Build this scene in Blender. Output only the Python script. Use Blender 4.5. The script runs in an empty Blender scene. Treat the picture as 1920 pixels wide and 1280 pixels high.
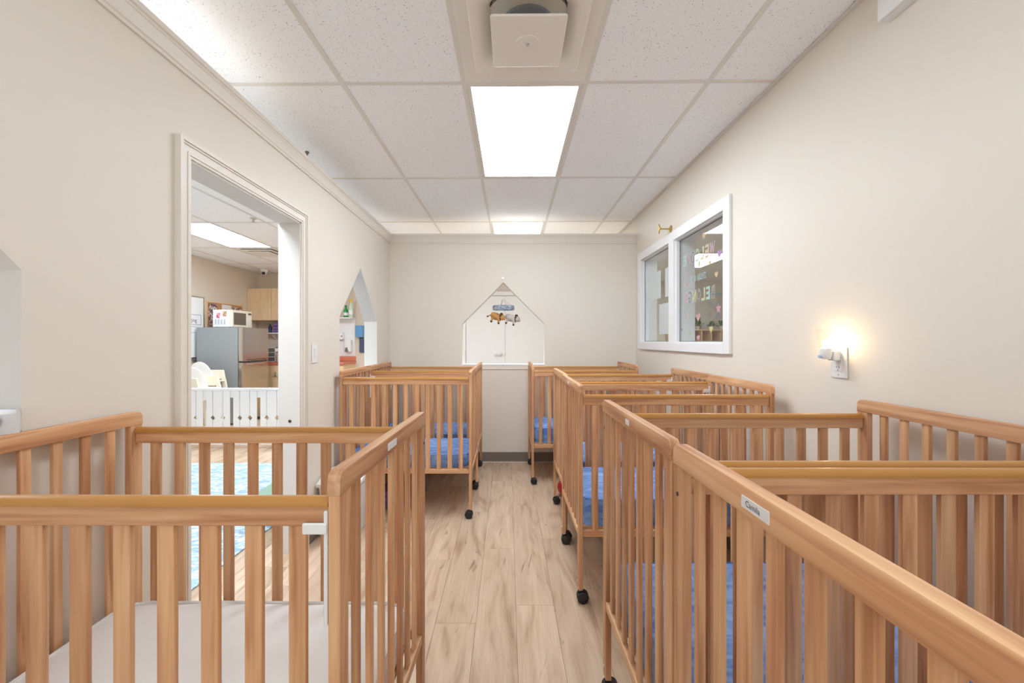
import bpy, bmesh, math, random
from mathutils import Vector, Matrix, noise
random.seed(7)
R = math.radians
scene = bpy.context.scene
col = scene.collection

# ------------------------------------------------------------------ camera
F, CX, CY, HC = 784.0, 952.0, 639.0, 1.265      # focal length and vanishing point in pixels of the 1920x1280 frame
cam_data = bpy.data.cameras.new('camera')
cam = bpy.data.objects.new('camera', cam_data)
col.objects.link(cam)
cam.location = (0, 0, HC)
cam.rotation_euler = (R(90), 0, 0)
cam_data.sensor_width = 36.0
cam_data.lens = 36.0 * F / 1920.0
cam_data.shift_x = (960 - CX) / 1920.0
cam_data.shift_y = (CY - 640) / 1920.0
cam_data.clip_start = 0.01
scene.camera = cam

# ------------------------------------------------------------------ world, exposure
world = bpy.data.worlds.new('world')
scene.world = world
world.use_nodes = True
world.node_tree.nodes['Background'].inputs[0].default_value = (0.9, 0.95, 1, 1)
world.node_tree.nodes['Background'].inputs[1].default_value = 0.3
scene.view_settings.view_transform = 'Standard'
scene.view_settings.look = 'None'
scene.view_settings.gamma = 1.0
scene.view_settings.use_curve_mapping = False
scene.view_settings.exposure = 1.16
scene.cycles.use_denoising = True
scene.cycles.max_bounces = 12
scene.cycles.diffuse_bounces = 8
scene.cycles.transparent_max_bounces = 16
scene.cycles.sample_clamp_indirect = 8.0
PANEL = 9.0            # radiance of the ceiling light panels
DAY_FILL = 11.5             # watts of the fill lamp in the added window behind the viewer

# ------------------------------------------------------------------ helpers
def tag(o, label=None, cat=None, group=None, kind=None):
    if label: o['label'] = label
    if cat: o['category'] = cat
    if group: o['group'] = group
    if kind: o['kind'] = kind
    return o

def empty(name, loc=(0, 0, 0), rz=0, label=None, cat=None, group=None, kind=None):
    o = bpy.data.objects.new(name, None)
    o.empty_display_size = 0.05
    col.objects.link(o)
    o.location = loc
    o.rotation_euler = (0, 0, rz)
    return tag(o, label, cat, group, kind)

def place(name, mesh, parent=None, loc=(0, 0, 0), rot=(0, 0, 0)):
    o = bpy.data.objects.new(name, mesh)
    col.objects.link(o)
    o.parent = parent
    o.location = loc
    o.rotation_euler = rot
    return o

class MB:
    """collects shapes in one bmesh"""
    def __init__(s):
        s.bm = bmesh.new()
    def box(s, x0, x1, y0, y1, z0, z1, bev=0, seg=1):
        r = bmesh.ops.create_cube(s.bm, size=1)
        vs = r['verts']
        for v in vs:
            v.co = Vector(((x0 + x1) / 2 + v.co.x * (x1 - x0), (y0 + y1) / 2 + v.co.y * (y1 - y0), (z0 + z1) / 2 + v.co.z * (z1 - z0)))
        if bev:
            es = list({e for v in vs for e in v.link_edges})
            bmesh.ops.bevel(s.bm, geom=es, offset=bev, segments=seg, affect='EDGES', profile=0.5)
        return s
    def prism(s, pts, axis, a0, a1, bev=0, seg=1):
        """polygon pts in the plane across axis, extruded from a0 to a1; X: (y,z)  Y: (x,z)  Z: (x,y)"""
        def mk(p, a):
            if axis == 'X': return (a, p[0], p[1])
            if axis == 'Y': return (p[0], a, p[1])
            return (p[0], p[1], a)
        A = [s.bm.verts.new(mk(p, a0)) for p in pts]
        B = [s.bm.verts.new(mk(p, a1)) for p in pts]
        n = len(pts)
        fs = [s.bm.faces.new(A), s.bm.faces.new(list(reversed(B)))]
        for i in range(n):
            fs.append(s.bm.faces.new((A[i], B[i], B[(i + 1) % n], A[(i + 1) % n])))
        bmesh.ops.recalc_face_normals(s.bm, faces=fs)
        if bev:
            es = list({e for f in fs[:2] for e in f.edges})
            bmesh.ops.bevel(s.bm, geom=es, offset=bev, segments=seg, affect='EDGES', profile=0.5)
        return s
    def lathe(s, prof, n=20, o=(0, 0, 0), axis='Z'):
        rings = []
        for r, z in prof:
            ring = []
            for i in range(n):
                a = 2 * math.pi * i / n
                p = (r * math.cos(a), r * math.sin(a), z)
                if axis == 'X': p = (p[2], p[0], p[1])
                elif axis == 'Y': p = (p[0], p[2], p[1])
                ring.append(s.bm.verts.new((p[0] + o[0], p[1] + o[1], p[2] + o[2])))
            rings.append(ring)
        fs = []
        for a, b in zip(rings, rings[1:]):
            for i in range(n):
                fs.append(s.bm.faces.new((a[i], a[(i + 1) % n], b[(i + 1) % n], b[i])))
        fs.append(s.bm.faces.new(rings[0])); fs.append(s.bm.faces.new(rings[-1]))
        bmesh.ops.recalc_face_normals(s.bm, faces=fs)
        return s
    def tube(s, p, q, r, n=10, r2=None):
        p, q = Vector(p), Vector(q)
        d = q - p
        m = d.to_track_quat('Z', 'Y').to_matrix().to_4x4()
        m.translation = (p + q) / 2
        bmesh.ops.create_cone(s.bm, cap_ends=True, segments=n, radius1=r, radius2=r if r2 is None else r2, depth=d.length, matrix=m)
        return s
    def ball(s, c, r, sc=(1, 1, 1), u=16, v=10, rot=None):
        m = Matrix.Translation(c)
        if rot: m = m @ rot
        m = m @ Matrix.Diagonal((r * sc[0], r * sc[1], r * sc[2], 1))
        bmesh.ops.create_uvsphere(s.bm, u_segments=u, v_segments=v, radius=1, matrix=m)
        return s
    def mesh(s, name, mat, smooth=False, angle=35):
        bmesh.ops.recalc_face_normals(s.bm, faces=s.bm.faces[:])
        me = bpy.data.meshes.new(name)
        s.bm.to_mesh(me)
        s.bm.free()
        me.materials.append(mat)
        if smooth:
            me.polygons.foreach_set('use_smooth', [True] * len(me.polygons))
            try: me.set_sharp_from_angle(angle=R(angle))
            except Exception: pass
        return me
    def build(s, name, mat, parent=None, loc=(0, 0, 0), rot=(0, 0, 0), smooth=False, angle=35):
        return place(name, s.mesh(name, mat, smooth, angle), parent, loc, rot)

def cbox(dx, dy, dz, bev=0.0, seg=1):
    return MB().box(-dx / 2, dx / 2, -dy / 2, dy / 2, -dz / 2, dz / 2, bev, seg)

# ------------------------------------------------------------------ materials
def mat_base(name):
    m = bpy.data.materials.new(name)
    m.use_nodes = True
    nt = m.node_tree
    return m, nt, nt.nodes['Principled BSDF']

def plain(name, c, rough=0.5, metal=0.0, spec=0.5, bump=0.0, bscale=60, var=0.0, emit=None, estr=0, coat=0):
    m, nt, b = mat_base(name)
    b.inputs['Base Color'].default_value = (*c, 1)
    b.inputs['Roughness'].default_value = rough
    b.inputs['Metallic'].default_value = metal
    b.inputs['Specular IOR Level'].default_value = spec
    if coat: b.inputs['Coat Weight'].default_value = coat
    if emit:
        b.inputs['Emission Color'].default_value = (*emit, 1)
        b.inputs['Emission Strength'].default_value = estr
    tc = nt.nodes.new('ShaderNodeTexCoord')
    n = nt.nodes.new('ShaderNodeTexNoise')
    n.inputs['Scale'].default_value = bscale
    n.inputs['Detail'].default_value = 4
    nt.links.new(tc.outputs['Object'], n.inputs['Vector'])
    if bump:
        bp = nt.nodes.new('ShaderNodeBump')
        bp.inputs['Strength'].default_value = bump
        bp.inputs['Distance'].default_value = 0.002
        nt.links.new(n.outputs['Fac'], bp.inputs['Height'])
        nt.links.new(bp.outputs['Normal'], b.inputs['Normal'])
    if var:
        mx = nt.nodes.new('ShaderNodeMix'); mx.data_type = 'RGBA'
        mx.inputs['A'].default_value = (*[x * (1 - var) for x in c], 1)
        mx.inputs['B'].default_value = (*[min(1, x * (1 + var)) for x in c], 1)
        nt.links.new(n.outputs['Fac'], mx.inputs['Factor'])
        nt.links.new(mx.outputs['Result'], b.inputs['Base Color'])
    return m

def wood(name, axis, dark, mid, light, rough=0.45, across=55.0, along=2.2, varied=0.25):
    """grain runs along axis; every object gets its own piece of the grain and its own tone"""
    m, nt, b = mat_base(name)
    N, L = nt.nodes.new, nt.links.new
    tc = N('ShaderNodeTexCoord'); oi = N('ShaderNodeObjectInfo')
    mul = N('ShaderNodeMath'); mul.operation = 'MULTIPLY'; mul.inputs[1].default_value = 37.0
    L(oi.outputs['Random'], mul.inputs[0])
    add = N('ShaderNodeVectorMath'); add.operation = 'ADD'
    L(tc.outputs['Object'], add.inputs[0]); L(mul.outputs[0], add.inputs[1])
    mp = N('ShaderNodeMapping')
    mp.inputs['Scale'].default_value = tuple(along if a == axis else across for a in 'XYZ')
    L(add.outputs[0], mp.inputs['Vector'])
    n1 = N('ShaderNodeTexNoise'); n1.inputs['Scale'].default_value = 1.0; n1.inputs['Detail'].default_value = 5; n1.inputs['Roughness'].default_value = 0.55; n1.inputs['Distortion'].default_value = 0.6
    L(mp.outputs[0], n1.inputs['Vector'])
    mp2 = N('ShaderNodeMapping')
    mp2.inputs['Scale'].default_value = tuple(along * 0.7 if a == axis else across * 0.33 for a in 'XYZ')
    L(add.outputs[0], mp2.inputs['Vector'])
    n2 = N('ShaderNodeTexNoise'); n2.inputs['Scale'].default_value = 1.0; n2.inputs['Detail'].default_value = 2; n2.inputs['Distortion'].default_value = 1.2
    L(mp2.outputs[0], n2.inputs['Vector'])
    mixf = N('ShaderNodeMix'); mixf.data_type = 'FLOAT'; mixf.inputs['Factor'].default_value = 0.5
    L(n1.outputs['Fac'], mixf.inputs[2]); L(n2.outputs['Fac'], mixf.inputs[3])
    cr = N('ShaderNodeValToRGB')
    e = cr.color_ramp.elements
    e[0].position = 0.36; e[0].color = (*dark, 1)
    e[1].position = 0.66; e[1].color = (*light, 1)
    k = e.new(0.48); k.color = (*mid, 1)
    L(mixf.outputs[0], cr.inputs['Fac'])
    hs = N('ShaderNodeHueSaturation')
    mr = N('ShaderNodeMapRange'); mr.inputs['To Min'].default_value = 1 - varied * 0.5; mr.inputs['To Max'].default_value = 1 + varied * 0.5
    L(oi.outputs['Random'], mr.inputs['Value']); L(mr.outputs[0], hs.inputs['Value'])
    L(cr.outputs['Color'], hs.inputs['Color'])
    L(hs.outputs['Color'], b.inputs['Base Color'])
    b.inputs['Roughness'].default_value = rough
    bp = N('ShaderNodeBump'); bp.inputs['Strength'].default_value = 0.08; bp.inputs['Distance'].default_value = 0.002
    L(n1.outputs['Fac'], bp.inputs['Height']); L(bp.outputs['Normal'], b.inputs['Normal'])
    return m

PD, PM, PL = (0.40, 0.175, 0.078), (0.58, 0.305, 0.152), (0.72, 0.46, 0.255)
PINE = {a: wood('pine_' + a.lower(), a, PD, PM, PL) for a in 'XYZ'}
CABWOOD = wood('maple_veneer', 'Z', (0.70, 0.50, 0.29), (0.75, 0.55, 0.33), (0.79, 0.60, 0.38), across=30, varied=0.05)
M_CAP = plain('golden_rail_cap', (0.48, 0.225, 0.05), 0.28, coat=0.3)
M_WALL = plain('cream_wall', (0.745, 0.70, 0.618), 0.62, spec=0.3, bump=0.05, bscale=250)
M_REVEAL = plain('white_reveal_paint', (0.69, 0.68, 0.65), 0.55, spec=0.3)
M_WALL2 = plain('tan_classroom_wall', (0.68, 0.60, 0.50), 0.65, spec=0.3)
M_TRIM = plain('cream_trim_paint', (0.76, 0.715, 0.64), 0.42)
M_WHITE = plain('white_paint', (0.82, 0.83, 0.83), 0.4)
M_PLASTIC = plain('white_plastic', (0.80, 0.80, 0.79), 0.35)
M_BASE = plain('taupe_vinyl_baseboard', (0.185, 0.155, 0.13), 0.5)
M_CAULK = plain('pale_caulk', (0.6, 0.56, 0.5), 0.5)
M_BLACK = plain('black_caster_plastic', (0.012, 0.012, 0.013), 0.4)
M_METAL = plain('brushed_metal', (0.62, 0.61, 0.58), 0.32, 1.0)
M_BRASS = plain('brass', (0.62, 0.42, 0.16), 0.3, 1.0)
M_DARK = plain('dark_screw', (0.05, 0.035, 0.025), 0.5)
M_GRID = plain('ceiling_grid_metal', (0.73, 0.70, 0.65), 0.45)
M_VENT = plain('cream_vent_metal', (0.80, 0.76, 0.69), 0.42)
M_DUCT = plain('grey_duct', (0.30, 0.33, 0.36), 0.6)
M_STEEL = plain('stainless_steel', (0.52, 0.48, 0.44), 0.24, 1.0)
M_FRIDGE = plain('grey_fridge_side', (0.30, 0.32, 0.33), 0.42, 0.2)
M_BISQUE = plain('bisque_plastic', (0.80, 0.75, 0.62), 0.4)
M_COUNTER = plain('red_laminate', (0.62, 0.19, 0.11), 0.4, var=0.15, bscale=30)
M_CORK = plain('cork', (0.58, 0.30, 0.12), 0.85, var=0.2, bscale=120)
M_TEXT = plain('black_ink', (0.03, 0.03, 0.035), 0.6)
M_PAPER = plain('white_paper', (0.83, 0.84, 0.84), 0.7)
M_LABEL = plain('label_sticker', (0.78, 0.80, 0.82), 0.35)
M_SHEETW = plain('white_sheet', (0.80, 0.79, 0.77), 0.85, bump=0.25, bscale=9)
M_GREEN = plain('sage_green_plastic', (0.24, 0.40, 0.29), 0.5)
M_PURPLE = plain('purple_cloth', (0.20, 0.12, 0.30), 0.85, bump=0.4, bscale=40)
M_TEAL = plain('teal_cloth', (0.03, 0.20, 0.17), 0.8, bump=0.4, bscale=30)
M_RED = plain('red_rubber', (0.50, 0.03, 0.035), 0.3)
M_GRAYPL = plain('smoky_plastic', (0.16, 0.16, 0.16), 0.3)
M_BLUEBOX = plain('blue_carton', (0.12, 0.32, 0.60), 0.5, var=0.2, bscale=50)
M_BOTTLEG = plain('green_liquid_bottle', (0.02, 0.30, 0.08), 0.2)
M_YELLOW = plain('yellow_cap', (0.80, 0.50, 0.02), 0.4)
M_LEAF = plain('plant_leaf', (0.09, 0.22, 0.06), 0.5, var=0.3, bscale=30)
M_SCREEN = plain('microwave_window', (0.14, 0.11, 0.09), 0.12)
M_STRING = plain('white_string', (0.75, 0.73, 0.70), 0.8)
M_DOOR = plain('white_door_paint', (0.80, 0.81, 0.81), 0.4)
M_SUB = plain('dark_underlay', (0.14, 0.10, 0.075), 0.8)
M_CONC = plain('plain_laminate', (0.50, 0.39, 0.29), 0.5, var=0.1, bscale=4)
M_HALLWALL = plain('hall_wall_paint', (0.66, 0.60, 0.53), 0.6, spec=0.3)

def emission(name, c, s):
    m = bpy.data.materials.new(name); m.use_nodes = True
    nt = m.node_tree
    nt.nodes.remove(nt.nodes['Principled BSDF'])
    e = nt.nodes.new('ShaderNodeEmission')
    e.inputs['Color'].default_value = (*c, 1); e.inputs['Strength'].default_value = s
    nt.links.new(e.outputs[0], nt.nodes['Material Output'].inputs['Surface'])
    return m
M_LIGHT = emission('lit_diffuser', (0.90, 0.965, 1.05), PANEL)
M_LIGHT2 = emission('lit_diffuser_cool', (0.88, 0.96, 1.06), PANEL * 1.1)
M_LIGHT3 = emission('lit_diffuser_fill', (0.90, 0.965, 1.05), PANEL * 0.25)  # dim fill for the added, unseen panel overhead that brightens the near cribs
M_BULB = emission('night_bulb', (1.0, 0.72, 0.38), 60.0)

def glass_mat(name, tint=(1, 1, 1), ior=1.45):
    m = bpy.data.materials.new(name); m.use_nodes = True
    nt = m.node_tree
    nt.nodes.remove(nt.nodes['Principled BSDF'])
    t = nt.nodes.new('ShaderNodeBsdfTransparent'); t.inputs[0].default_value = (*tint, 1)
    g = nt.nodes.new('ShaderNodeBsdfGlossy'); g.inputs['Roughness'].default_value = 0.02
    lw = nt.nodes.new('ShaderNodeLayerWeight'); lw.inputs['Blend'].default_value = 0.5
    pw = nt.nodes.new('ShaderNodeMath'); pw.operation = 'POWER'; pw.inputs[1].default_value = 5.0
    fr = nt.nodes.new('ShaderNodeMapRange'); fr.inputs['To Min'].default_value = (ior - 1) ** 2 / (ior + 1) ** 2; fr.inputs['To Max'].default_value = 0.6
    nt.links.new(lw.outputs['Facing'], pw.inputs[0]); nt.links.new(pw.outputs[0], fr.inputs['Value'])
    mx = nt.nodes.new('ShaderNodeMixShader')
    nt.links.new(fr.outputs[0], mx.inputs[0]); nt.links.new(t.outputs[0], mx.inputs[1]); nt.links.new(g.outputs[0], mx.inputs[2])
    nt.links.new(mx.outputs[0], nt.nodes['Material Output'].inputs['Surface'])
    return m
M_GLASS = glass_mat('window_glass', (0.95, 0.97, 0.97))
M_CUP = glass_mat('night_light_glass', (0.99, 0.97, 0.94), 1.3)

def sheet_blue():
    m, nt, b = mat_base('blue_fitted_sheet')
    N, L = nt.nodes.new, nt.links.new
    tc = N('ShaderNodeTexCoord'); oi = N('ShaderNodeObjectInfo')
    add = N('ShaderNodeVectorMath'); add.operation = 'ADD'
    L(tc.outputs['Object'], add.inputs[0]); L(oi.outputs['Random'], add.inputs[1])
    mp = N('ShaderNodeMapping'); mp.inputs['Scale'].default_value = (9, 22, 14); mp.inputs['Rotation'].default_value = (0, 0, 0.5)
    L(add.outputs[0], mp.inputs[0])
    n = N('ShaderNodeTexNoise'); n.inputs['Scale'].default_value = 1; n.inputs['Detail'].default_value = 6; n.inputs['Roughness'].default_value = 0.65; n.inputs['Distortion'].default_value = 0.8
    L(mp.outputs[0], n.inputs['Vector'])
    cr = N('ShaderNodeValToRGB'); e = cr.color_ramp.elements
    e[0].position = 0.36; e[0].color = (0.085, 0.19, 0.52, 1)
    e[1].position = 0.64; e[1].color = (0.27, 0.43, 0.74, 1)
    L(n.outputs['Fac'], cr.inputs[0]); L(cr.outputs[0], b.inputs['Base Color'])
    b.inputs['Roughness'].default_value = 0.85
    w = N('ShaderNodeTexWave'); w.inputs['Scale'].default_value = 3.2; w.inputs['Distortion'].default_value = 9; w.inputs['Detail'].default_value = 2
    L(add.outputs[0], w.inputs['Vector'])
    bp = N('ShaderNodeBump'); bp.inputs['Strength'].default_value = 0.25; bp.inputs['Distance'].default_value = 0.01
    L(w.outputs['Fac'], bp.inputs['Height']); L(bp.outputs['Normal'], b.inputs['Normal'])
    return m
M_SHEETB = sheet_blue()

def plank_mat():
    m, nt, b = mat_base('pale_oak_laminate')
    N, L = nt.nodes.new, nt.links.new
    tc = N('ShaderNodeTexCoord'); oi = N('ShaderNodeObjectInfo')
    mul = N('ShaderNodeMath'); mul.operation = 'MULTIPLY'; mul.inputs[1].default_value = 53.0
    L(oi.outputs['Random'], mul.inputs[0])
    add = N('ShaderNodeVectorMath'); add.operation = 'ADD'
    L(tc.outputs['Object'], add.inputs[0]); L(mul.outputs[0], add.inputs[1])
    def layer(sx, sy, det, dist):
        mp = N('ShaderNodeMapping'); mp.inputs['Scale'].default_value = (sx, sy, 1)
        L(add.outputs[0], mp.inputs[0])
        n = N('ShaderNodeTexNoise'); n.inputs['Scale'].default_value = 1; n.inputs['Detail'].default_value = det; n.inputs['Distortion'].default_value = dist
        L(mp.outputs[0], n.inputs['Vector'])
        return n
    broad = layer(9, 1.6, 3, 1.8)
    fine = layer(90, 3.5, 4, 0.4)
    knots = layer(12, 2.4, 3, 2.2)
    cr = N('ShaderNodeValToRGB'); e = cr.color_ramp.elements
    e[0].position = 0.30; e[0].color = (0.40, 0.275, 0.178, 1)
    e[1].position = 0.68; e[1].color = (0.62, 0.48, 0.35, 1)
    k = e.new(0.46); k.color = (0.54, 0.40, 0.28, 1)
    L(broad.outputs['Fac'], cr.inputs[0])
    mx = N('ShaderNodeMix'); mx.data_type = 'RGBA'; mx.blend_type = 'MULTIPLY'; mx.inputs['Factor'].default_value = 0.5
    cr2 = N('ShaderNodeValToRGB'); e2 = cr2.color_ramp.elements
    e2[0].position = 0.3; e2[0].color = (0.72, 0.68, 0.64, 1); e2[1].position = 0.65; e2[1].color = (1, 1, 1, 1)
    L(fine.outputs['Fac'], cr2.inputs[0])
    L(cr.outputs[0], mx.inputs['A']); L(cr2.outputs[0], mx.inputs['B'])
    cr3 = N('ShaderNodeValToRGB'); e3 = cr3.color_ramp.elements
    e3[0].position = 0.24; e3[0].color = (0.42, 0.36, 0.30, 1); e3[1].position = 0.34; e3[1].color = (1, 1, 1, 1)
    L(knots.outputs['Fac'], cr3.inputs[0])
    mx2 = N('ShaderNodeMix'); mx2.data_type = 'RGBA'; mx2.blend_type = 'MULTIPLY'; mx2.inputs['Factor'].default_value = 0.85
    L(mx.outputs['Result'], mx2.inputs['A']); L(cr3.outputs[0], mx2.inputs['B'])
    hs = N('ShaderNodeHueSaturation')
    mr = N('ShaderNodeMapRange'); mr.inputs['To Min'].default_value = 0.93; mr.inputs['To Max'].default_value = 1.06
    L(oi.outputs['Random'], mr.inputs['Value']); L(mr.outputs[0], hs.inputs['Value']); L(mx2.outputs['Result'], hs.inputs['Color'])
    L(hs.outputs[0], b.inputs['Base Color'])
    b.inputs['Roughness'].default_value = 0.42
    b.inputs['Specular IOR Level'].default_value = 0.35
    return m
M_PLANK = plank_mat()

def tile_mat():
    m, nt, b = mat_base('speckled_ceiling_tile')
    N, L = nt.nodes.new, nt.links.new
    tc = N('ShaderNodeTexCoord'); oi = N('ShaderNodeObjectInfo')
    add = N('ShaderNodeVectorMath'); add.operation = 'ADD'
    mul = N('ShaderNodeMath'); mul.operation = 'MULTIPLY'; mul.inputs[1].default_value = 11.0
    L(oi.outputs['Random'], mul.inputs[0]); L(tc.outputs['Object'], add.inputs[0]); L(mul.outputs[0], add.inputs[1])
    n0 = N('ShaderNodeTexNoise'); n0.inputs['Scale'].default_value = 60; n0.inputs['Detail'].default_value = 1
    L(add.outputs[0], n0.inputs['Vector'])
    vm = N('ShaderNodeVectorMath'); vm.operation = 'SCALE'; vm.inputs['Scale'].default_value = 0.02
    L(n0.outputs['Color'], vm.inputs[0])
    ad2 = N('ShaderNodeVectorMath'); ad2.operation = 'ADD'
    L(add.outputs[0], ad2.inputs[0]); L(vm.outputs[0], ad2.inputs[1])
    v = N('ShaderNodeTexVoronoi'); v.inputs['Scale'].default_value = 85
    L(ad2.outputs[0], v.inputs['Vector'])
    cr = N('ShaderNodeValToRGB'); e = cr.color_ramp.elements
    e[0].position = 0.10; e[0].color = (0.34, 0.32, 0.30, 1); e[1].position = 0.20; e[1].color = (0.915, 0.922, 0.928, 1)
    L(v.outputs['Distance'], cr.inputs[0]); L(cr.outputs[0], b.inputs['Base Color'])
    b.inputs['Roughness'].default_value = 0.9
    b.inputs['Specular IOR Level'].default_value = 0.1
    return m
M_TILE = tile_mat()

def rug_mat():
    m, nt, b = mat_base('blue_wave_rug')
    N, L = nt.nodes.new, nt.links.new
    tc = N('ShaderNodeTexCoord')
    mp = N('ShaderNodeMapping'); mp.inputs['Scale'].default_value = (9, 22, 1); mp.inputs['Rotation'].default_value = (0, 0, 0.25)
    L(tc.outputs['Object'], mp.inputs[0])
    n = N('ShaderNodeTexNoise'); n.inputs['Scale'].default_value = 1; n.inputs['Detail'].default_value = 4; n.inputs['Distortion'].default_value = 1.6
    L(mp.outputs[0], n.inputs['Vector'])
    cr = N('ShaderNodeValToRGB'); e = cr.color_ramp.elements
    e[0].position = 0.40; e[0].color = (0.28, 0.44, 0.60, 1); e[1].position = 0.60; e[1].color = (0.70, 0.76, 0.80, 1)
    k = e.new(0.51); k.color = (0.40, 0.55, 0.68, 1)
    L(n.outputs['Fac'], cr.inputs[0]); L(cr.outputs[0], b.inputs['Base Color'])
    b.inputs['Roughness'].default_value = 0.7
    return m
M_RUG = rug_mat()

def print_mat(name, cols, scale, rough=0.6):
    m, nt, b = mat_base(name)
    N, L = nt.nodes.new, nt.links.new
    tc = N('ShaderNodeTexCoord')
    v = N('ShaderNodeTexVoronoi'); v.inputs['Scale'].default_value = scale
    L(tc.outputs['Object'], v.inputs['Vector'])
    cr = N('ShaderNodeValToRGB'); cr.color_ramp.interpolation = 'CONSTANT'
    e = cr.color_ramp.elements
    while len(e) < len(cols): e.new(0.5)
    for i, c in enumerate(cols):
        e[i].position = i / len(cols); e[i].color = (*c, 1)
    sp = N('ShaderNodeSeparateColor'); L(v.outputs['Color'], sp.inputs[0])
    L(sp.outputs[0], cr.inputs[0]); L(cr.outputs[0], b.inputs['Base Color'])
    b.inputs['Roughness'].default_value = rough
    return m
M_PHOTOS = print_mat('photo_collage', [(0.12, 0.08, 0.08), (0.55, 0.38, 0.30), (0.75, 0.70, 0.68), (0.30, 0.14, 0.16), (0.16, 0.17, 0.26)], 38)
M_DENIM = print_mat('blue_pattern_fabric', [(0.24, 0.30, 0.37), (0.33, 0.38, 0.44), (0.18, 0.23, 0.30), (0.45, 0.49, 0.53)], 70, 0.9)
M_PINKPRINT = print_mat('pink_magnet', [(0.75, 0.12, 0.22), (0.85, 0.55, 0.55), (0.45, 0.10, 0.25)], 55)
M_GOLDPRINT = print_mat('gold_magnet', [(0.35, 0.25, 0.18), (0.70, 0.50, 0.15), (0.45, 0.25, 0.25)], 55)
M_FLOWERBOX = print_mat('printed_tissue_box', [(0.8, 0.78, 0.78), (0.7, 0.45, 0.45), (0.5, 0.5, 0.55), (0.82, 0.8, 0.8)], 40)
M_POSTER = print_mat('soft_poster', [(0.72, 0.60, 0.60), (0.50, 0.62, 0.68), (0.75, 0.68, 0.60)], 9)
M_PLUSHB = plain('tan_plush', (0.52, 0.27, 0.09), 0.95, bump=0.6, bscale=260, var=0.35)
M_PLUSHD = plain('dark_brown_plush', (0.10, 0.045, 0.025), 0.95, bump=0.6, bscale=260, var=0.3)
M_PLUSHG = plain('grey_plush', (0.50, 0.46, 0.43), 0.95, bump=0.6, bscale=260, var=0.25)

# ------------------------------------------------------------------ room sizes (metres; x right, y away from the camera, z up)
XL, XR, YB = -1.235, 1.343, 4.37
TL, TB, TR = 0.12, 0.12, 0.15                 # wall thicknesses
ZC, ZW = 2.553, 2.374                         # ceiling, top of the low partition walls
OX, OY, NY = -4.75, 7.95, -1.5                # outer walls
SILL, SHO, APEX = 1.02, 1.446, 1.878          # house-shaped openings

def at(x, y, Y):
    """point at distance Y seen at pixel x, y"""
    return Vector(((x - CX) * Y / F, Y, HC - (y - CY) * Y / F))

def two_tone(o, axis, second):
    """faces not facing along axis (the reveals of openings) take the second material"""
    o.data.materials.append(second)
    for p in o.data.polygons:
        if abs(p.normal[axis]) < 0.5 and abs(p.normal[2]) < 0.99 or (p.normal[2] > 0.99 and p.center[2] < 1.5):
            p.material_index = 1

# floor ----------------------------------------------------------------
floor = MB().box(OX, XR + TR, NY, OY, -0.06, -0.004).build('floor', M_SUB)
tag(floor, 'pale oak laminate plank floor running towards the back wall', kind='structure')
PW, PLN = 0.182, 1.22
plank_cache = {}
def plank_mesh(w, l):
    k = (round(w, 4), round(l, 4))
    if k not in plank_cache:
        g = 0.0005
        plank_cache[k] = MB().box(g, w - g, g, l - g, -0.004, 0, 0.0006).mesh('plank', M_PLANK)
    return plank_cache[k]
def planks(x0, x1, y0, y1, phase=0.0):
    x, i = x0, 0
    while x < x1 - 0.004:
        w = min(PW, x1 - x)
        off = (i * 0.447 + phase) % 1.0 * PLN
        y = y0 - off
        while y < y1 - 0.004:
            a, b = max(y, y0), min(y + PLN, y1)
            if b - a > 0.01: place('plank', plank_mesh(w, b - a), floor, (x, a, 0))
            y += PLN
        x += PW; i += 1
planks(XL, XR, 0.1, YB, 0.31)
planks(OX, XL - TL, 1.2, OY, 0.12)
planks(XL - TL, XL, 1.61, 2.49, 0.4)
MB().box(XL, XR, NY, 0.1, -0.004, 0).build('floor_behind', M_CONC, floor)
MB().box(OX, XL - TL, NY, 1.2, -0.004, 0).build('floor_behind', M_CONC, floor)
MB().box(XL - TL, XR, YB + TB, OY, -0.004, 0).build('floor_behind', M_CONC, floor)

# partition wall on the left, with a door and two house-shaped openings --
def house_pieces(mb, axis, a, b, t0, t1):
    m = (a + b) / 2
    mb.prism([(a, 0), (b, 0), (b, SILL), (a, SILL)], axis, t0, t1)
    mb.prism([(a, SHO), (m, APEX), (m, ZW), (a, ZW)], axis, t0, t1)
    mb.prism([(m, APEX), (b, SHO), (b, ZW), (m, ZW)], axis, t0, t1)
H1 = (0.18, 1.062); DOOR = (1.61, 2.49); H2 = (3.07, 3.95); DTOP = 1.975
mb = MB()
x0, x1 = XL - TL, XL
def seg(a, b, z0=0.0): mb.prism([(a, z0), (b, z0), (b, ZW), (a, ZW)], 'X', x0, x1)
seg(NY, H1[0]); house_pieces(mb, 'X', *H1, x0, x1); seg(H1[1], DOOR[0]); seg(*DOOR, DTOP)
seg(DOOR[1], H2[0]); house_pieces(mb, 'X', *H2, x0, x1); seg(H2[1], YB + TB)
wl = mb.build('wall_left', M_WALL); two_tone(wl, 0, M_REVEAL)
tag(wl, 'cream partition wall with a doorway and house shaped openings', kind='structure')
# back partition wall
HB = (-0.476, 0.384)
mb = MB()
y0, y1 = YB, YB + TB
mb.prism([(XL, 0), (HB[0], 0), (HB[0], ZW), (XL, ZW)], 'Y', y0, y1)
house_pieces(mb, 'Y', *HB, y0, y1)
mb.prism([(HB[1], 0), (XR, 0), (XR, ZW), (HB[1], ZW)], 'Y', y0, y1)
wb = mb.build('wall_back', M_WALL); two_tone(wb, 1, M_REVEAL)
tag(wb, 'cream back wall with a gabled pass-through opening', kind='structure')
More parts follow.
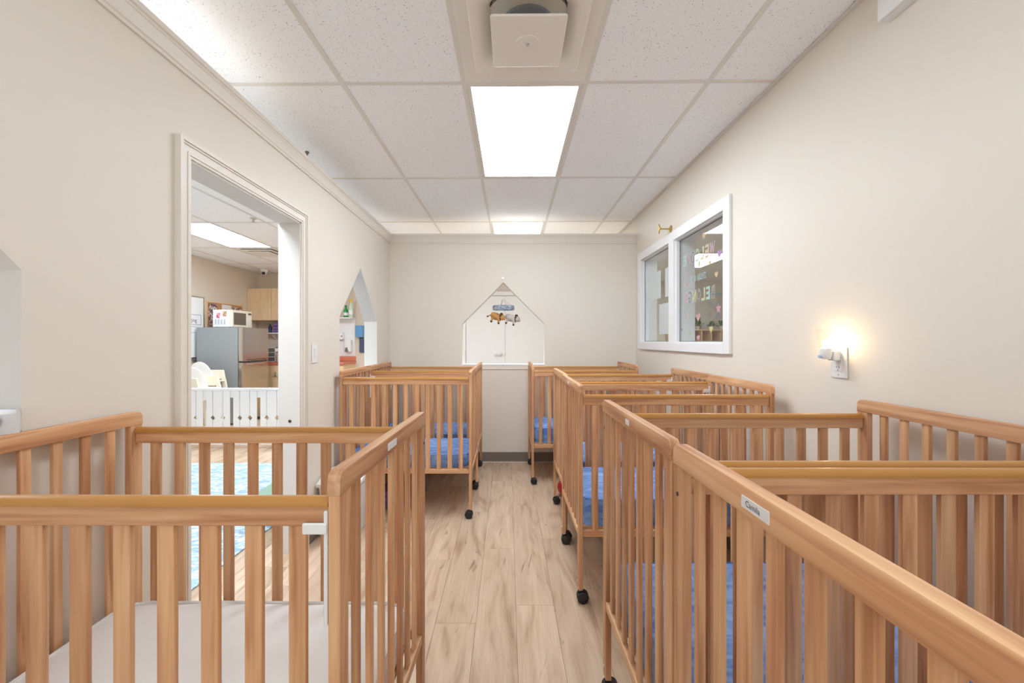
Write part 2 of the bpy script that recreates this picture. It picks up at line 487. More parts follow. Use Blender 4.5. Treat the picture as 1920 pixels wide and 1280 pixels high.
# right wall with the window hole
WY, WZ = (2.50, 4.26), (1.185, 2.145)         # outer size of the window casing
gy0, gy1, gz0, gz1 = WY[0] + 0.07, WY[1] - 0.07, WZ[0] + 0.06, WZ[1] - 0.07
mb = MB()
x0, x1 = XR, XR + TR
for a, b, z0, z1 in ((NY, gy0, 0, ZC), (gy1, OY, 0, ZC), (gy0, gy1, 0, gz0), (gy0, gy1, gz1, ZC)):
    mb.prism([(a, z0), (b, z0), (b, z1), (a, z1)], 'X', x0, x1)
wr = mb.build('wall_right', M_WALL); wr.data.materials.append(M_REVEAL)
tag(wr, 'full height cream wall on the right', kind='structure')
# outer walls
tag(MB().box(OX - 0.1, OX, NY, OY, 0, ZC).build('wall_classroom_left', M_WALL2), 'tan far side wall of the next room', kind='structure')
wo = MB().box(OX - 0.1, XL, OY, OY + 0.1, 0, ZC).build('wall_classroom_back', M_WALL2)
tag(wo, 'tan end wall above the kitchen counter', kind='structure')
tag(MB().box(XL, XR + TR, OY, OY + 0.1, 0, ZC).build('wall_hall_back', M_HALLWALL), 'pale wall around the white double door', kind='structure')
tag(MB().box(OX - 0.1, XR + TR, NY - 0.1, NY, 0, ZC).build('wall_front', M_WALL), 'cream wall behind the viewer', kind='structure')

# ceiling ----------------------------------------------------------------
TH = -0.0103
GX, GY, CW, CL = -0.8503, 2.09, 0.6096, 1.2192
ceil = MB().box(OX - 0.3, XR + 0.3, NY - 0.2, OY + 0.2, ZC + 0.03, ZC + 0.08).build('ceiling', M_WHITE)
tag(ceil, 'suspended ceiling of speckled white tiles in a metal grid', kind='structure')
ceil.rotation_euler = (0, 0, TH)
LIGHTS = {(1, -2): 2, (1, 0): 0, (1, 2): 0, (-5, 2): 1, (-5, -1): 1, (-2, -1): 1, (-2, 2): 1}
tile_me = MB().box(0.004, CW - 0.004, 0.004, CL - 0.004, ZC + 0.004, ZC + 0.019).mesh('ceiling_tile', M_TILE)
half_me = MB().box(0.004, CW - 0.004, 0.004, CL / 2 - 0.004, ZC + 0.004, ZC + 0.019).mesh('ceiling_tile', M_TILE)
kx0, kx1, ry0, ry1 = -7, 3, -3, 4
for k in range(kx0, kx1 + 1):
    for r in range(ry0, ry1 + 1):
        if (k, r) in LIGHTS: continue
        X, Y = GX + k * CW, GY + r * CL
        if (k, r) in ((1, -1), ):
            place('ceiling_tile', half_me, ceil, (X, Y, 0)); continue
        if (k, r) == (-5, 3):
            place('ceiling_tile', half_me, ceil, (X, Y + CL / 2, 0)); continue
        place('ceiling_tile', tile_me, ceil, (X, Y, 0))
bw = 0.012
bar_y = MB().box(-bw, bw, GY + ry0 * CL, GY + (ry1 + 1) * CL, ZC, ZC + 0.012).mesh('grid_bar', M_GRID)
for k in range(kx0, kx1 + 2): place('grid_bar', bar_y, ceil, (GX + k * CW, 0, 0))
bar_x = MB().box(bw, CW - bw, -bw, bw, ZC + 0.0006, ZC + 0.012).mesh('grid_bar', M_GRID)
for k in range(kx0, kx1 + 1):
    for r in range(ry0, ry1 + 2): place('grid_bar', bar_x, ceil, (GX + k * CW, GY + r * CL, 0))
place('grid_bar', bar_x, ceil, (GX + CW, GY - CL / 2, 0)); place('grid_bar', bar_x, ceil, (GX - 5 * CW, GY + 3.5 * CL, 0))
tag(MB().box(XR - 0.022, XR - 0.0005, NY, OY, ZC - 0.003, ZC - 0.0005).build('trim_1', M_GRID), 'metal wall angle along the ceiling edge', kind='structure')

def on_ceil(x, y, z=0.0):
    c, s = math.cos(TH), math.sin(TH)
    return Vector((x * c - y * s, x * s + y * c, z))
frame_me = MB()
for a in ((0.013, 0.032, 0.013, CL - 0.013), (CW - 0.032, CW - 0.013, 0.013, CL - 0.013), (0.032, CW - 0.032, 0.013, 0.032), (0.032, CW - 0.032, CL - 0.032, CL - 0.013)):
    frame_me.box(a[0], a[1], a[2], a[3], 0.001, 0.02)
frame_me = frame_me.mesh('frame', M_GRID)
diff = {0: MB().box(0.032, CW - 0.032, 0.032, CL - 0.032, 0.006, 0.014).mesh('diffuser', M_LIGHT), 1: MB().box(0.032, CW - 0.032, 0.032, CL - 0.032, 0.006, 0.014).mesh('diffuser', M_LIGHT2), 2: MB().box(0.032, CW - 0.032, 0.032, CL - 0.032, 0.006, 0.014).mesh('diffuser', M_LIGHT3)}
LBL = {(1, -2): 'added unseen ceiling light panel directly over the viewer', (1, 0): 'large bright ceiling light panel next to the square air vent',
       (1, 2): 'ceiling light panel half hidden above the back wall', (-5, 2): 'ceiling light panel seen through the doorway near the black slot diffuser',
       (-5, -1): 'ceiling light panel of the next room by its far side wall', (-2, -1): 'ceiling light panel of the next room close to the doorway wall',
       (-2, 2): 'ceiling light panel of the next room near the kitchen end'}
for (k, r), t in LIGHTS.items():
    e = empty('ceiling_light', on_ceil(GX + k * CW, GY + r * CL, ZC), TH, LBL[(k, r)], 'ceiling light', 'ceiling light panels')
    place('frame', frame_me, e); place('diffuser', diff[t], e)
# square plaque vent in the half cell
v = empty('air_vent', on_ceil(GX + 1.5 * CW, GY - CL / 4, ZC), TH, 'cream square ceiling air vent with a hanging centre plate', 'air vent')
h = CW / 2; q = .233; VO = -.072
mb = MB()
for a in ((-h + .012, -.15, -h + .012, h - .012), (.15, h - .012, -h + .012, h - .012), (-.15, .15, -h + .012, -.15 + VO), (-.15, .15, .15 + VO, h - .012)):
    mb.box(a[0], a[1], a[2], a[3], 0.0, 0.01)
mb.build('backing_panel', M_VENT, v)
def rounded_rect(w, d, r, n=6):
    pts = []
    for cx, cy, a0 in ((w - r, d - r, 0), (-w + r, d - r, 90), (-w + r, -d + r, 180), (w - r, -d + r, 270)):
        for i in range(n + 1):
            a = R(a0 + 90 * i / n); pts.append((cx + r * math.cos(a), cy + r * math.sin(a)))
    return pts
def ring(mb, outer, inner, z0, z1):
    n = len(outer)
    def mix(t): return [(a[0] * (1 - t) + b[0] * t, a[1] * (1 - t) + b[1] * t) for a, b in zip(outer, inner)]
    V = [[mb.bm.verts.new((x, y, z)) for x, y in p] for p, z in ((outer, z1), (outer, z0 + .004), (mix(.05), z0), (mix(.35), z0 + .001), (mix(.55), z0 + .007), (mix(.75), z0 + .018), (mix(.9), z0 + .031), (inner, z1 + 0.004))]
    for a, b in zip(V, V[1:]):
        for i in range(n): mb.bm.faces.new((a[i], a[(i + 1) % n], b[(i + 1) % n], b[i]))
mb = MB(); ring(mb, rounded_rect(q, q, .02), rounded_rect(.150, .150, .05), -0.044, -0.001); mb.build('vent_frame', M_VENT, v, (0, VO, 0), smooth=True)
MB().lathe([(.175, .0), (.175, .012)], 28).build('vent_throat', M_VENT, v, (0, VO, .006))
MB().lathe([(.105, -.006), (.108, -.006), (.108, .02)], 28).build('duct_collar', M_DUCT, v, (0, VO, 0))
mb = MB(); mb.prism(rounded_rect(.147, .147, .012), 'Z', -0.071, -0.061, 0.003, 2); pl = mb.build('centre_plate', M_VENT, v, (0, VO, 0))
MB().lathe([(.05, 0), (.048, -.0025), (.0, -.003)], 24, (0, 0, -.071)).build('embossed_ring', M_VENT, pl)
MB().lathe([(.007, 0), (.007, -.006), (.004, -.008)], 12, (0, 0, -.0735)).build('screw', M_METAL, pl)

# crown moulding, casing, baseboards, sills -------------------------------
prof = [(0, 2.284), (.008, 2.284), (.008, 2.297), (.012, 2.301), (.014, 2.315), (.022, 2.342), (.025, 2.346), (.025, 2.354), (.031, 2.358), (.031, ZW + .004), (0, ZW + .004)]
mb = MB(); mb.prism([(XL + a, b) for a, b in prof], 'Y', NY, YB); tag(mb.build('trim_2', M_TRIM), 'cream crown moulding capping the left wall', kind='structure')
mb = MB(); mb.prism([(YB - a, b) for a, b in prof], 'X', XL, XR); tag(mb.build('trim_3', M_TRIM), 'cream crown moulding capping the back wall', kind='structure')
MB().box(XL - TL - .01, XL, NY, YB + TB, ZW, ZW + .004).build('trim_4', M_TRIM)['kind'] = 'structure'
bpy.data.objects['trim_4']['label'] = 'flat cap on top of the left partition wall'
tag(MB().box(XL, XR, YB, YB + TB, ZW, ZW + .004).build('trim_5', M_TRIM), 'flat cap on top of the back partition wall', kind='structure')
# door lining and casing
mb = MB()
mb.box(XL - TL - .004, XL + .004, DOOR[0] - .001, DOOR[0] + .014, 0, DTOP); mb.box(XL - TL - .004, XL + .004, DOOR[1] - .014, DOOR[1] + .001, 0, DTOP)
mb.box(XL - TL - .004, XL + .004, DOOR[0], DOOR[1], DTOP - .014, DTOP + .001)
dl = mb.build('trim_6', M_REVEAL); tag(dl, 'white door lining of the open doorway', kind='structure')
MB().lathe([(.009, 0), (.009, -.003), (.004, -.0031)], 14, (XL - .055, DOOR[1] - .0139, .79), 'Y').build('strike_hole', M_DARK, dl)
def casing(steps, w):
    mb = MB()
    a, b, t = DOOR[0] + .006, DOOR[1] - .006, DTOP - .006
    for i0, i1, p in steps:
        mb.box(XL, XL + p, a - i1, a - i0, 0, t + i1); mb.box(XL, XL + p, b + i0, b + i1, 0, t + i1)
        mb.box(XL, XL + p, a - i0, b + i0, t + i0, t + i1)
    return mb
tag(casing([(0, .010, .012), (.010, .020, .016), (.020, .044, .013), (.044, .052, .018), (.052, .066, .024)], .066).build('trim_7', M_TRIM), 'cream moulded door casing around the open doorway', kind='structure')
# baseboards
def base(name, label, x0, x1, y0, y1):
    o = MB().box(x0, x1, y0, y1, 0.004, 0.105).build(name, M_BASE); tag(o, label, kind='structure')
    return o
bb = base('baseboard_back', 'taupe vinyl baseboard under the back wall opening', XL, XR, YB - .006, YB)
MB().box(XL, XR, YB - .012, YB, 0, .008).build('caulk_line', M_CAULK, bb)
base('baseboard_right', 'taupe vinyl baseboard along the right wall', XR - .006, XR, NY, YB - .006)
base('baseboard_left', 'taupe vinyl baseboard along the left wall', XL, XL + .006, DOOR[1] + .062, YB - .006)
base('baseboard_left_near', 'taupe vinyl baseboard left of the doorway', XL, XL + .006, NY, DOOR[0] - .062)
mb = MB().box(HB[0] - .005, HB[1] + .005, YB - .012, YB + TB + .004, SILL - .012, SILL + .004, .002)
s = mb.build('trim_8', M_WHITE); tag(s, 'white sill of the gabled back opening', kind='structure')
MB().box(HB[0] - .03, HB[1] + .03, YB - .009, YB, SILL - .052, SILL - .012, .002).build('apron', M_TRIM, s)
for nm, hh, lb in (('trim_9', H1, 'white sill of the near left house shaped opening'), ('trim_10', H2, 'white sill of the far left house shaped opening')):
    tag(MB().box(XL - TL - .004, XL + .010, hh[0], hh[1], SILL - .012, SILL + .004, .002).build(nm, M_WHITE), lb, kind='structure')

# window in the right wall ------------------------------------------------
W = empty('window_1', (XR, (WY[0] + WY[1]) / 2, WZ[0]), 0, 'white framed two-pane interior window in the right wall', None, None, 'structure')
def wpart(mb, name, mat): 
    o = mb.build(name, mat, W); o.matrix_parent_inverse = Matrix.Translation(-W.location); return o
my0, my1 = 3.345, 3.445       # mullion
mb = MB(); p = XR - .020
mb.box(p, XR, WY[0], gy0 + .005, WZ[0], WZ[1], .002); mb.box(p, XR, gy1 - .005, WY[1], WZ[0], WZ[1], .002)
mb.box(p, XR, gy0 + .005, gy1 - .005, WZ[0], gz0 + .005); mb.box(p, XR, gy0 + .005, gy1 - .005, gz1 - .005, WZ[1])
wpart(mb, 'window_casing', M_WHITE)
mb = MB().box(p, XR + .03, my0, my1, gz0 + .005, gz1 - .005, .002); mb.box(XR + .03, XR + TR, my0, my1, gz0 + .001, gz1 - .001)
wpart(mb, 'mullion', M_WHITE)
mb = MB(); t = .014
for a, b in ((gy0, my0), (my1, gy1)):
    for c in ((a, a + t, gz0, gz1), (b - t, b, gz0, gz1), (a + t, b - t, gz0, gz0 + t), (a + t, b - t, gz1 - t, gz1)):
        mb.box(XR + .001, XR + TR - .001, *c)
wpart(mb, 'window_lining', M_WHITE)
GXP = XR + .030               # glass plane
for a, b in ((gy0, my0), (my1, gy1)):
    wpart(MB().box(GXP, GXP + .005, a + t, b - t, gz0 + t, gz1 - t), 'pane', M_GLASS)
    mb = MB(); u = .006
    for c in ((a + t, a + t + u, gz0 + t, gz1 - t), (b - t - u, b - t, gz0 + t, gz1 - t), (a + t, b - t, gz0 + t, gz0 + t + u), (a + t, b - t, gz1 - t - u, gz1 - t)):
        mb.box(GXP - .004, GXP - .0005, *c)
    wpart(mb, 'glazing_seal', M_GRAYPL)
GB = GXP + .0065              # back face of the glass, where things are stuck
def text_mesh(txt, size, mat, bold=0.0, align='LEFT'):
    cu = bpy.data.curves.new('text', 'FONT'); cu.body = txt; cu.size = size; cu.offset = bold; cu.align_x = align; cu.resolution_u = 3
    o = bpy.data.objects.new('text', cu); col.objects.link(o)
    dg = bpy.context.evaluated_depsgraph_get()
    me = bpy.data.meshes.new_from_object(o.evaluated_get(dg))
    bpy.data.objects.remove(o); bpy.data.curves.remove(cu)
    me.materials.clear(); me.materials.append(mat)
    return me
def pal(c): return plain('decal_%d_%d_%d' % tuple(int(x * 100) for x in c), c, 0.5)
PINK, ORG, YEL, GRN, NAVY, MINT, BRN, BLUE, LIL = [pal(c) for c in ((.72, .36, .42), (.78, .48, .28), (.75, .62, .25), (.45, .62, .35), (.16, .20, .32), (.42, .66, .58), (.30, .22, .20), (.22, .36, .50), (.55, .30, .55))]
YZROT = Matrix(((0, 0, 1), (1, 0, 0), (0, 1, 0))).to_euler()
def word(txt, Y0, Y1, z, size, mats, label):
    e = empty('word_decal', (GB, Y0, z), 0, label, 'window decal', 'lettering stuck on the window glass')
    st = (Y1 - Y0) / len(txt)
    for i, ch in enumerate(txt):
        me = text_mesh(ch, size, M_WHITE, 0 if ch == 'M' else size * .03); fm = text_mesh(ch, size, mats[i % len(mats)], 0 if ch == 'M' else size * .006)
        w_ = max(v_.co.x for v_ in me.vertices); k = min(1.0, st * .90 / w_)
        for q_ in (me, fm):
            for v_ in q_.vertices: v_.co.x *= k
        o = place('letter', me, e, (.0008, i * st, 0), YZROT)
        place('letter_face', fm, o, (0, 0, -.0006))
word('WELCOME', 2.79, 3.30, 1.845, .125, [PINK, ORG, YEL, GRN, NAVY, PINK, MINT], 'mirrored word WELCOME in pastel letters high on the glass')
word('EVERYONE', 2.91, 3.16, 1.705, .062, [BLUE, MINT], 'small mirrored word EVERYONE in blue letters on the glass')
word('BELONGS', 2.78, 3.27, 1.555, .12, [BRN, MINT, YEL, BRN, YEL, NAVY, PINK], 'mirrored word BELONGS in pastel letters below the smaller word')
def flat_shape(pts, name, mat, Y, z, label, cat='window sticker', group='stickers on the window glass'):
    mb = MB(); mb.prism([(a, b) for a, b in pts], 'X', 0, .0006)
    o = mb.build(name, mat, None, (GB, Y, z)); tag(o, label, cat, group)
def heart(s): return [(s * .5 * 16 * math.sin(a) ** 3 / 16, s * (13 * math.cos(a) - 5 * math.cos(2 * a) - 2 * math.cos(3 * a) - math.cos(4 * a)) / 32) for a in [2 * math.pi * i / 24 for i in range(24)]]
def star(s): return [((s if i % 2 == 0 else s * .5) * .5 * math.sin(math.pi * i / 5), (s if i % 2 == 0 else s * .5) * .5 * math.cos(math.pi * i / 5)) for i in range(10)]
def leaf(s): return [(s * .3 * math.sin(a) * (1.1 - .3 * math.cos(a)), s * .5 * math.cos(a)) for a in [2 * math.pi * i / 16 for i in range(16)]]
def gy(px): return GB * F / (px - CX)
for px, py, sh, s, m, lb in (
    (1274, 502, leaf, .05, GRN, 'green leaf sticker on the glass left of the mirrored lettering'),
    (1287, 511, leaf, .035, LIL, 'small plum leaf sticker under the mirrored welcome lettering'),
    (1343, 514, heart, .045, ORG, 'cream heart sticker near the right edge of the glass'),
    (1289, 533, heart, .035, PINK, 'pale pink heart sticker just above the lower lettering'),
    (1275, 571, leaf, .05, ORG, 'orange leaf sticker low at the left edge of the right pane'),
    (1289, 590, leaf, .03, ORG, 'tiny orange leaf sticker below the letter S'),
    (1309, 594, heart, .07, PINK, 'big pink heart sticker in front of the plant'),
    (1333, 617, heart, .05, YEL, 'yellow heart sticker in front of the cubby shelf'),
    (1309, 633, heart, .05, PINK, 'pink heart sticker at the bottom of the right pane'),
    (1278, 618, star, .035, LIL, 'small plum star sticker low in the right pane'),
    (1294, 626, leaf, .04, GRN, 'green leaf sticker at the bottom of the right pane'),
    (1320, 441, heart, .055, ORG, 'orange heart sticker above the mirrored welcome lettering'),
    (1349, 475, heart, .06, LIL, 'purple heart sticker at the right edge beside the letter W'),
    (1311, 494, leaf, .045, GRN, 'dark green leaf sticker beneath the letter E'),
    (1331, 492, star, .05, YEL, 'pale yellow star sticker in front of the ceiling light'),
    (1347, 578, star, .07, PINK, 'pink star sticker over the poster edge')):
    Y = gy(px); flat_shape(sh(s), 'sticker', m, Y, HC - (py - CY) * Y / F, lb)
def sheet(px0, px1, py0, py1, label):
    Ya, Yb = gy(px1), gy(px0)
    z1, z0 = HC - (py0 - CY) * (Ya + Yb) / 2 / F, HC - (py1 - CY) * (Ya + Yb) / 2 / F
    o = MB().box(0, .0006, Ya, Yb, z0, z1).build('paper_sheet', M_PAPER, None, (GB, 0, 0)); tag(o, label, 'paper sheet', 'papers taped to the window')
sheet(1214, 1239, 512, 562, 'white paper taped high on the left pane of the window')
sheet(1247, 1253, 502, 556, 'narrow white paper by the mullion of the window')
sheet(1216, 1231, 571, 641, 'white paper taped low on the left edge of the window')
sheet(1236, 1253, 569, 626, 'white paper taped low beside the mullion of the window')

# room behind the window --------------------------------------------------
AX0, AX1, AY0, AY1 = XR + TR, 6.0, 1.0, 9.0
tag(MB().box(AX0, AX1, AY0, AY1, -.05, 0).build('floor_office', M_CONC), 'plain floor of the room behind the window', kind='structure')
tag(MB().box(AX0, AX1, AY0, AY1, ZC, ZC + .05).build('ceiling_office', M_WHITE), 'white ceiling of the room behind the window', kind='structure')
tag(MB().box(AX0, AX1, AY1, AY1 + .1, 0, ZC).build('wall_office_back', M_WALL), 'cream wall behind the cubby shelf', kind='structure')
tag(MB().box(AX1, AX1 + .1, AY0, AY1, 0, ZC).build('wall_office_right', M_WALL), 'cream side wall of the room behind the window', kind='structure')
tag(MB().box(AX0, AX1, AY0 - .1, AY0, 0, ZC).build('wall_office_front', M_WALL), 'cream near wall of the room behind the window', kind='structure')
tag(MB().box(XR, AX0, OY + .1, AY1, 0, ZC).build('wall_office_left', M_WALL), 'cream corner wall of the room behind the window', kind='structure')
for X, Y, lb in ((2.75, 6.05, 'ceiling light panel seen through the window glass'), (2.15, 3.6, 'nearer ceiling light panel of the room behind the window')):
    e = empty('ceiling_light', (X, Y, ZC - .021), 0, lb, 'ceiling light', 'ceiling light panels'); place('frame', frame_me, e); place('diffuser', diff[0], e)
cub = empty('cubby_shelf', (4.3, AY1 - .2, 0), 0, 'tan wooden cubby shelf behind the window glass', 'shelf')
mb = MB(); mb.box(-.9, .9, .17, .19, 0, 1.5); mb.build('back_panel', CABWOOD, cub)
for z in (.02, .52, 1.0, 1.25, 1.49): MB().box(-.9, .9, -.19, .17, z - .01, z + .01).build('shelf_board', CABWOOD, cub)
for i in range(10):
    x = -.9 + .2 * i; MB().box(x - .008, x + .008, -.19, .17, .03, 1.48).build('divider', CABWOOD, cub)
for i, (x, s, lb) in enumerate(((3.98, .16, 'bushy green plant at the left end of the cubby shelf'), (4.28, .10, 'small green plant in the middle of the cubby shelf top'), (4.50, .11, 'small green plant at the right of the cubby shelf top'))):
    e = empty('potted_plant', (x, AY1 - .2, 1.5), 0, lb, 'plant', 'plants on the cubby shelf')
    MB().lathe([(.04, 0), (.055, .07), (.05, .07), (.0, .06)], 14).build('pot', M_BISQUE, e)
    mb = MB()
    for j in range(46):
        a, b = random.uniform(0, 6.28), random.uniform(.1, 1.2)
        d = Vector((math.cos(a) * math.cos(b), math.sin(a) * math.cos(b), math.sin(b))); p0 = Vector((0, 0, .06)) + d * s * random.uniform(.3, 1)
        w_ = d.cross(Vector((0, 0, 1))).normalized() * s * .18
        vs = [mb.bm.verts.new(c) for c in (p0, p0 + d * s * .25 + w_, p0 + d * s * .55, p0 + d * s * .25 - w_ + Vector((0, 0, .01)))]
        mb.bm.faces.new(vs)
    mb.build('foliage', M_LEAF, e)
tag(MB().box(4.32, 4.75, AY1 - .012, AY1, 1.75, 2.3).build('wall_poster', M_POSTER), 'soft pink and blue poster on the wall above the cubby', 'poster')

# ------------------------------------------------------------------ cribs
CWD, CD, CH = 0.94, 0.63, 1.055
BT, BH = 0.020, 0.043                    # end board thickness and height
ZB = CH - BH
def end_board():
    d = CD / 2; r = .020; pts = [(-d, 0), (d, 0), (d, BH - r)]
    for i in range(1, 7): a = R(90 * i / 6); pts.append((d - r + r * math.cos(a), BH - r + r * math.sin(a)))
    for i in range(7): a = R(90 + 90 * i / 6); pts.append((-d + r + r * math.cos(a), BH - r + r * math.sin(a)))
    return MB().prism(pts, 'X', -BT / 2 - .002, BT / 2 + .002, .0025, 2).mesh('end_rail', PINE['Y'], True)
ME = {
    'end_rail': end_board(),
    'post': MB().box(-.010, .010, -.021, .021, .068, ZB, .0015).mesh('post', PINE['Z']),
    'end_low': MB().box(-.010, .010, -CD / 2 + .043, CD / 2 - .043, .318, .348, .0015).mesh('lower_end_rail', PINE['Y']),
    'end_slat': MB().box(-.0058, .0058, -.0118, .0118, .346, ZB + .002, .0012).mesh('slat', PINE['Z']),
    'side_slat': MB().box(-.0150, .0150, -.0062, .0062, .350, .958, .0012).mesh('slat', PINE['Z']),
    'side_rail': MB().box(-CWD / 2 + .022, CWD / 2 - .022, -.010, .010, .955, .992, .0012).mesh('side_rail', PINE['X']),
    'side_low': MB().box(-CWD / 2 + .022, CWD / 2 - .022, -.010, .010, .322, .352, .0012).mesh('lower_side_rail', PINE['X']),
    'platform': MB().box(-CWD / 2 + .03, CWD / 2 - .03, -CD / 2 + .05, CD / 2 - .05, .340, .354).mesh('mattress_support', PINE['X']),
    'screw': MB().lathe([(.0045, -.0014), (.0045, .0014)], 10, (0, 0, 0), 'X').mesh('screw', M_DARK),
    'bolt': MB().lathe([(.006, -.004), (.006, .004)], 10, (0, 0, 0), 'X').mesh('bolt', M_METAL),
}
cap = [(-.0135, .990), (.0135, .990)] + [(.0135 * math.cos(R(a)), .994 + .0125 * math.sin(R(a))) for a in range(0, 181, 20)]
ME['cap'] = MB().prism(cap, 'X', -CWD / 2 + .0225, CWD / 2 - .0225).mesh('rail_cap', M_CAP, True, 50)
mb = MB(); mb.tube((0, 0, .048), (0, 0, .072), .006, 10); ME['stem'] = mb.mesh('stem', M_METAL, True)
# hood and wheels share one swivel; local y points along the trail of the caster
mb = MB()
pts = [(.012 + .029 * math.cos(R(a)), .0265 + .029 * math.sin(R(a))) for a in range(0, 185, 15)]
mb.prism(pts, 'X', -.021, .021, .003, 1); mb.prism([(-.010, .045), (.012, .045), (.012, .057), (-.010, .057)], 'X', -.009, .009, .002)
ME['hood'] = mb.mesh('caster_hood', M_BLACK, True, 40)
mb = MB().lathe([(.008, -.022), (.019, -.0215), (.0258, -.018), (.0258, -.004), (.02, -.003), (.02, .003), (.0258, .004), (.0258, .018), (.019, .0215), (.008, .022)], 24, (0, .012, .0262), 'X')
ME['wheel'] = mb.mesh('wheel', M_BLACK, True, 40)
mb = MB(); mb.box(-.0035, .0035, -.006, .006, .78, .985, .002); mb.box(-.039, .0035, -.010, -.004, .945, .965, .0025, 2)
ME['latch_r'] = mb.mesh('latch', M_PLASTIC)
mb = MB(); mb.box(-.0035, .0035, -.006, .006, .78, .985, .002); mb.box(-.0035, .039, -.010, -.004, .945, .965, .0025, 2)
ME['latch_l'] = mb.mesh('latch', M_PLASTIC)
ME['label'] = MB().box(-.0006, .0006, -.032, .032, -.0085, .0085).mesh('name_sticker', M_LABEL)
ME['label_s'] = MB().box(-.0006, .0006, -.017, .017, -.0075, .0075).mesh('name_sticker', M_LABEL)

def crib(x, y, rz, label, near_cap=True, far_cap=True, latch='far', hs=1.0, sticker=None, rack=0.0):
    """x = aisle-to-wall centre, y = centre; both in metres"""
    e = empty('crib', (x, y, 0), rz, label, 'crib', 'wooden cribs lining the nap room')
    e.scale = (1, 1, hs)
    for s in (-1, 1):
        X = s * (CWD / 2 - BT / 2)
        place('end_rail', ME['end_rail'], e, (X, 0, ZB))
        place('lower_end_rail', ME['end_low'], e, (X, 0, 0))
        for i in range(7):
            place('slat', ME['end_slat'], e, (X, (i - 3) * .0725, 0))
        for q in (-1, 1):
            p = place('post', ME['post'], e, (X, q * (CD / 2 - .021), 0))
            if q > 0: place('screw', ME['screw'], p, (s * .0101, 0, .955))
            for t in (-1, 1): place('bolt', ME['bolt'], p, (t * .010, 0, .105))
            c = place('caster', ME['hood'], e, (X, q * (CD / 2 - .021), 0), (0, 0, s * R(90) + random.uniform(-.16, .16)))
            place('wheel', ME['wheel'], c); place('stem', ME['stem'], c)
    for q, capped in ((-1, near_cap), (1, far_cap)):
        Y = q * (CD / 2 - .018)
        o = place('side_rail', ME['side_rail'], e, (0, Y, 0))
        if capped: place('rail_cap', ME['cap'], o)
        place('lower_side_rail', ME['side_low'], e, (0, Y, 0))
        for i in range(11): place('slat', ME['side_slat'], e, ((i - 5) * .078, Y, 0))
    place('mattress_support', ME['platform'], e)
    if latch:
        Y = (CD / 2 - .018) * (1 if latch == 'far' else -1)
        for s, k in ((-1, 'latch_l'), (1, 'latch_r')):
            place('latch', ME[k], e, (s * (CWD / 2 - .0245), Y - .012, 0))
    if rack:
        for c in e.children:
            c.location.x += rack * c.location.y
            if c.name.split('.')[0] in ('end_rail', 'lower_end_rail'): c.rotation_euler.z = -rack
    if sticker:
        s, yy, big, txt = sticker
        o = place('name_sticker', ME['label' if big else 'label_s'], e, (s * (CWD / 2 + .0026) + rack * yy, yy, ZB + .020), (0, 0, -rack))
        if txt:
            m = Matrix(((0, 0, -1), (-1, 0, 0), (0, 1, 0))).to_euler()
            place('printed_name', text_mesh(txt, .0125, M_TEXT, 0, 'CENTER'), o, (-.0009, .004, -.004), m)
    return e

def mattress(x, y, rz, mat, zt, label, name='crib_mattress', puff=.0):
    L, D_, z0 = CWD - .055, CD - .095, .3545
    mb = MB()
    nx, ny, nz = 26, 16, 5
    bmesh.ops.create_cube(mb.bm, size=2)
    bmesh.ops.subdivide_edges(mb.bm, edges=mb.bm.edges[:], cuts=11, use_grid_fill=True)
    for v_ in mb.bm.verts:
        c = v_.co
        hx, hy, hz = L / 2, D_ / 2, (zt - z0) / 2
        rr = .045
        px_, py_, pz_ = c.x * hx, c.y * hy, c.z * hz
        kx = max(0, abs(px_) - (hx - rr)) / rr; ky = max(0, abs(py_) - (hy - rr)) / rr
        d = math.hypot(kx, ky)
        if d > 1:
            px_ = math.copysign(hx - rr + kx / d * rr, px_) if kx > 0 else px_
            py_ = math.copysign(hy - rr + ky / d * rr, py_) if ky > 0 else py_
            d = 1
        edge = max(abs(c.x), abs(c.y))
        if abs(c.z) > .6 and edge > .97: px_ *= .985; py_ *= .985
        if c.z > .99 and edge > .97: pz_ -= .018
        nz_ = noise.noise(Vector((px_ * 9 + x * 7, py_ * 9 + y * 5, pz_ * 9)))
        if c.z > .9: pz_ += nz_ * .004
        else: px_ += nz_ * .003 * c.x; py_ += nz_ * .004 * c.y
        v_.co = (px_, py_, pz_ + (zt + z0) / 2)
    zmin = min(v_.co.z for v_ in mb.bm.verts)
    for v_ in mb.bm.verts: v_.co.z += z0 - zmin
    o = mb.build(name, mat, None, (x, y, 0), (0, 0, rz), True, 80)
    return tag(o, label, 'mattress', 'mattresses lying in the cribs')

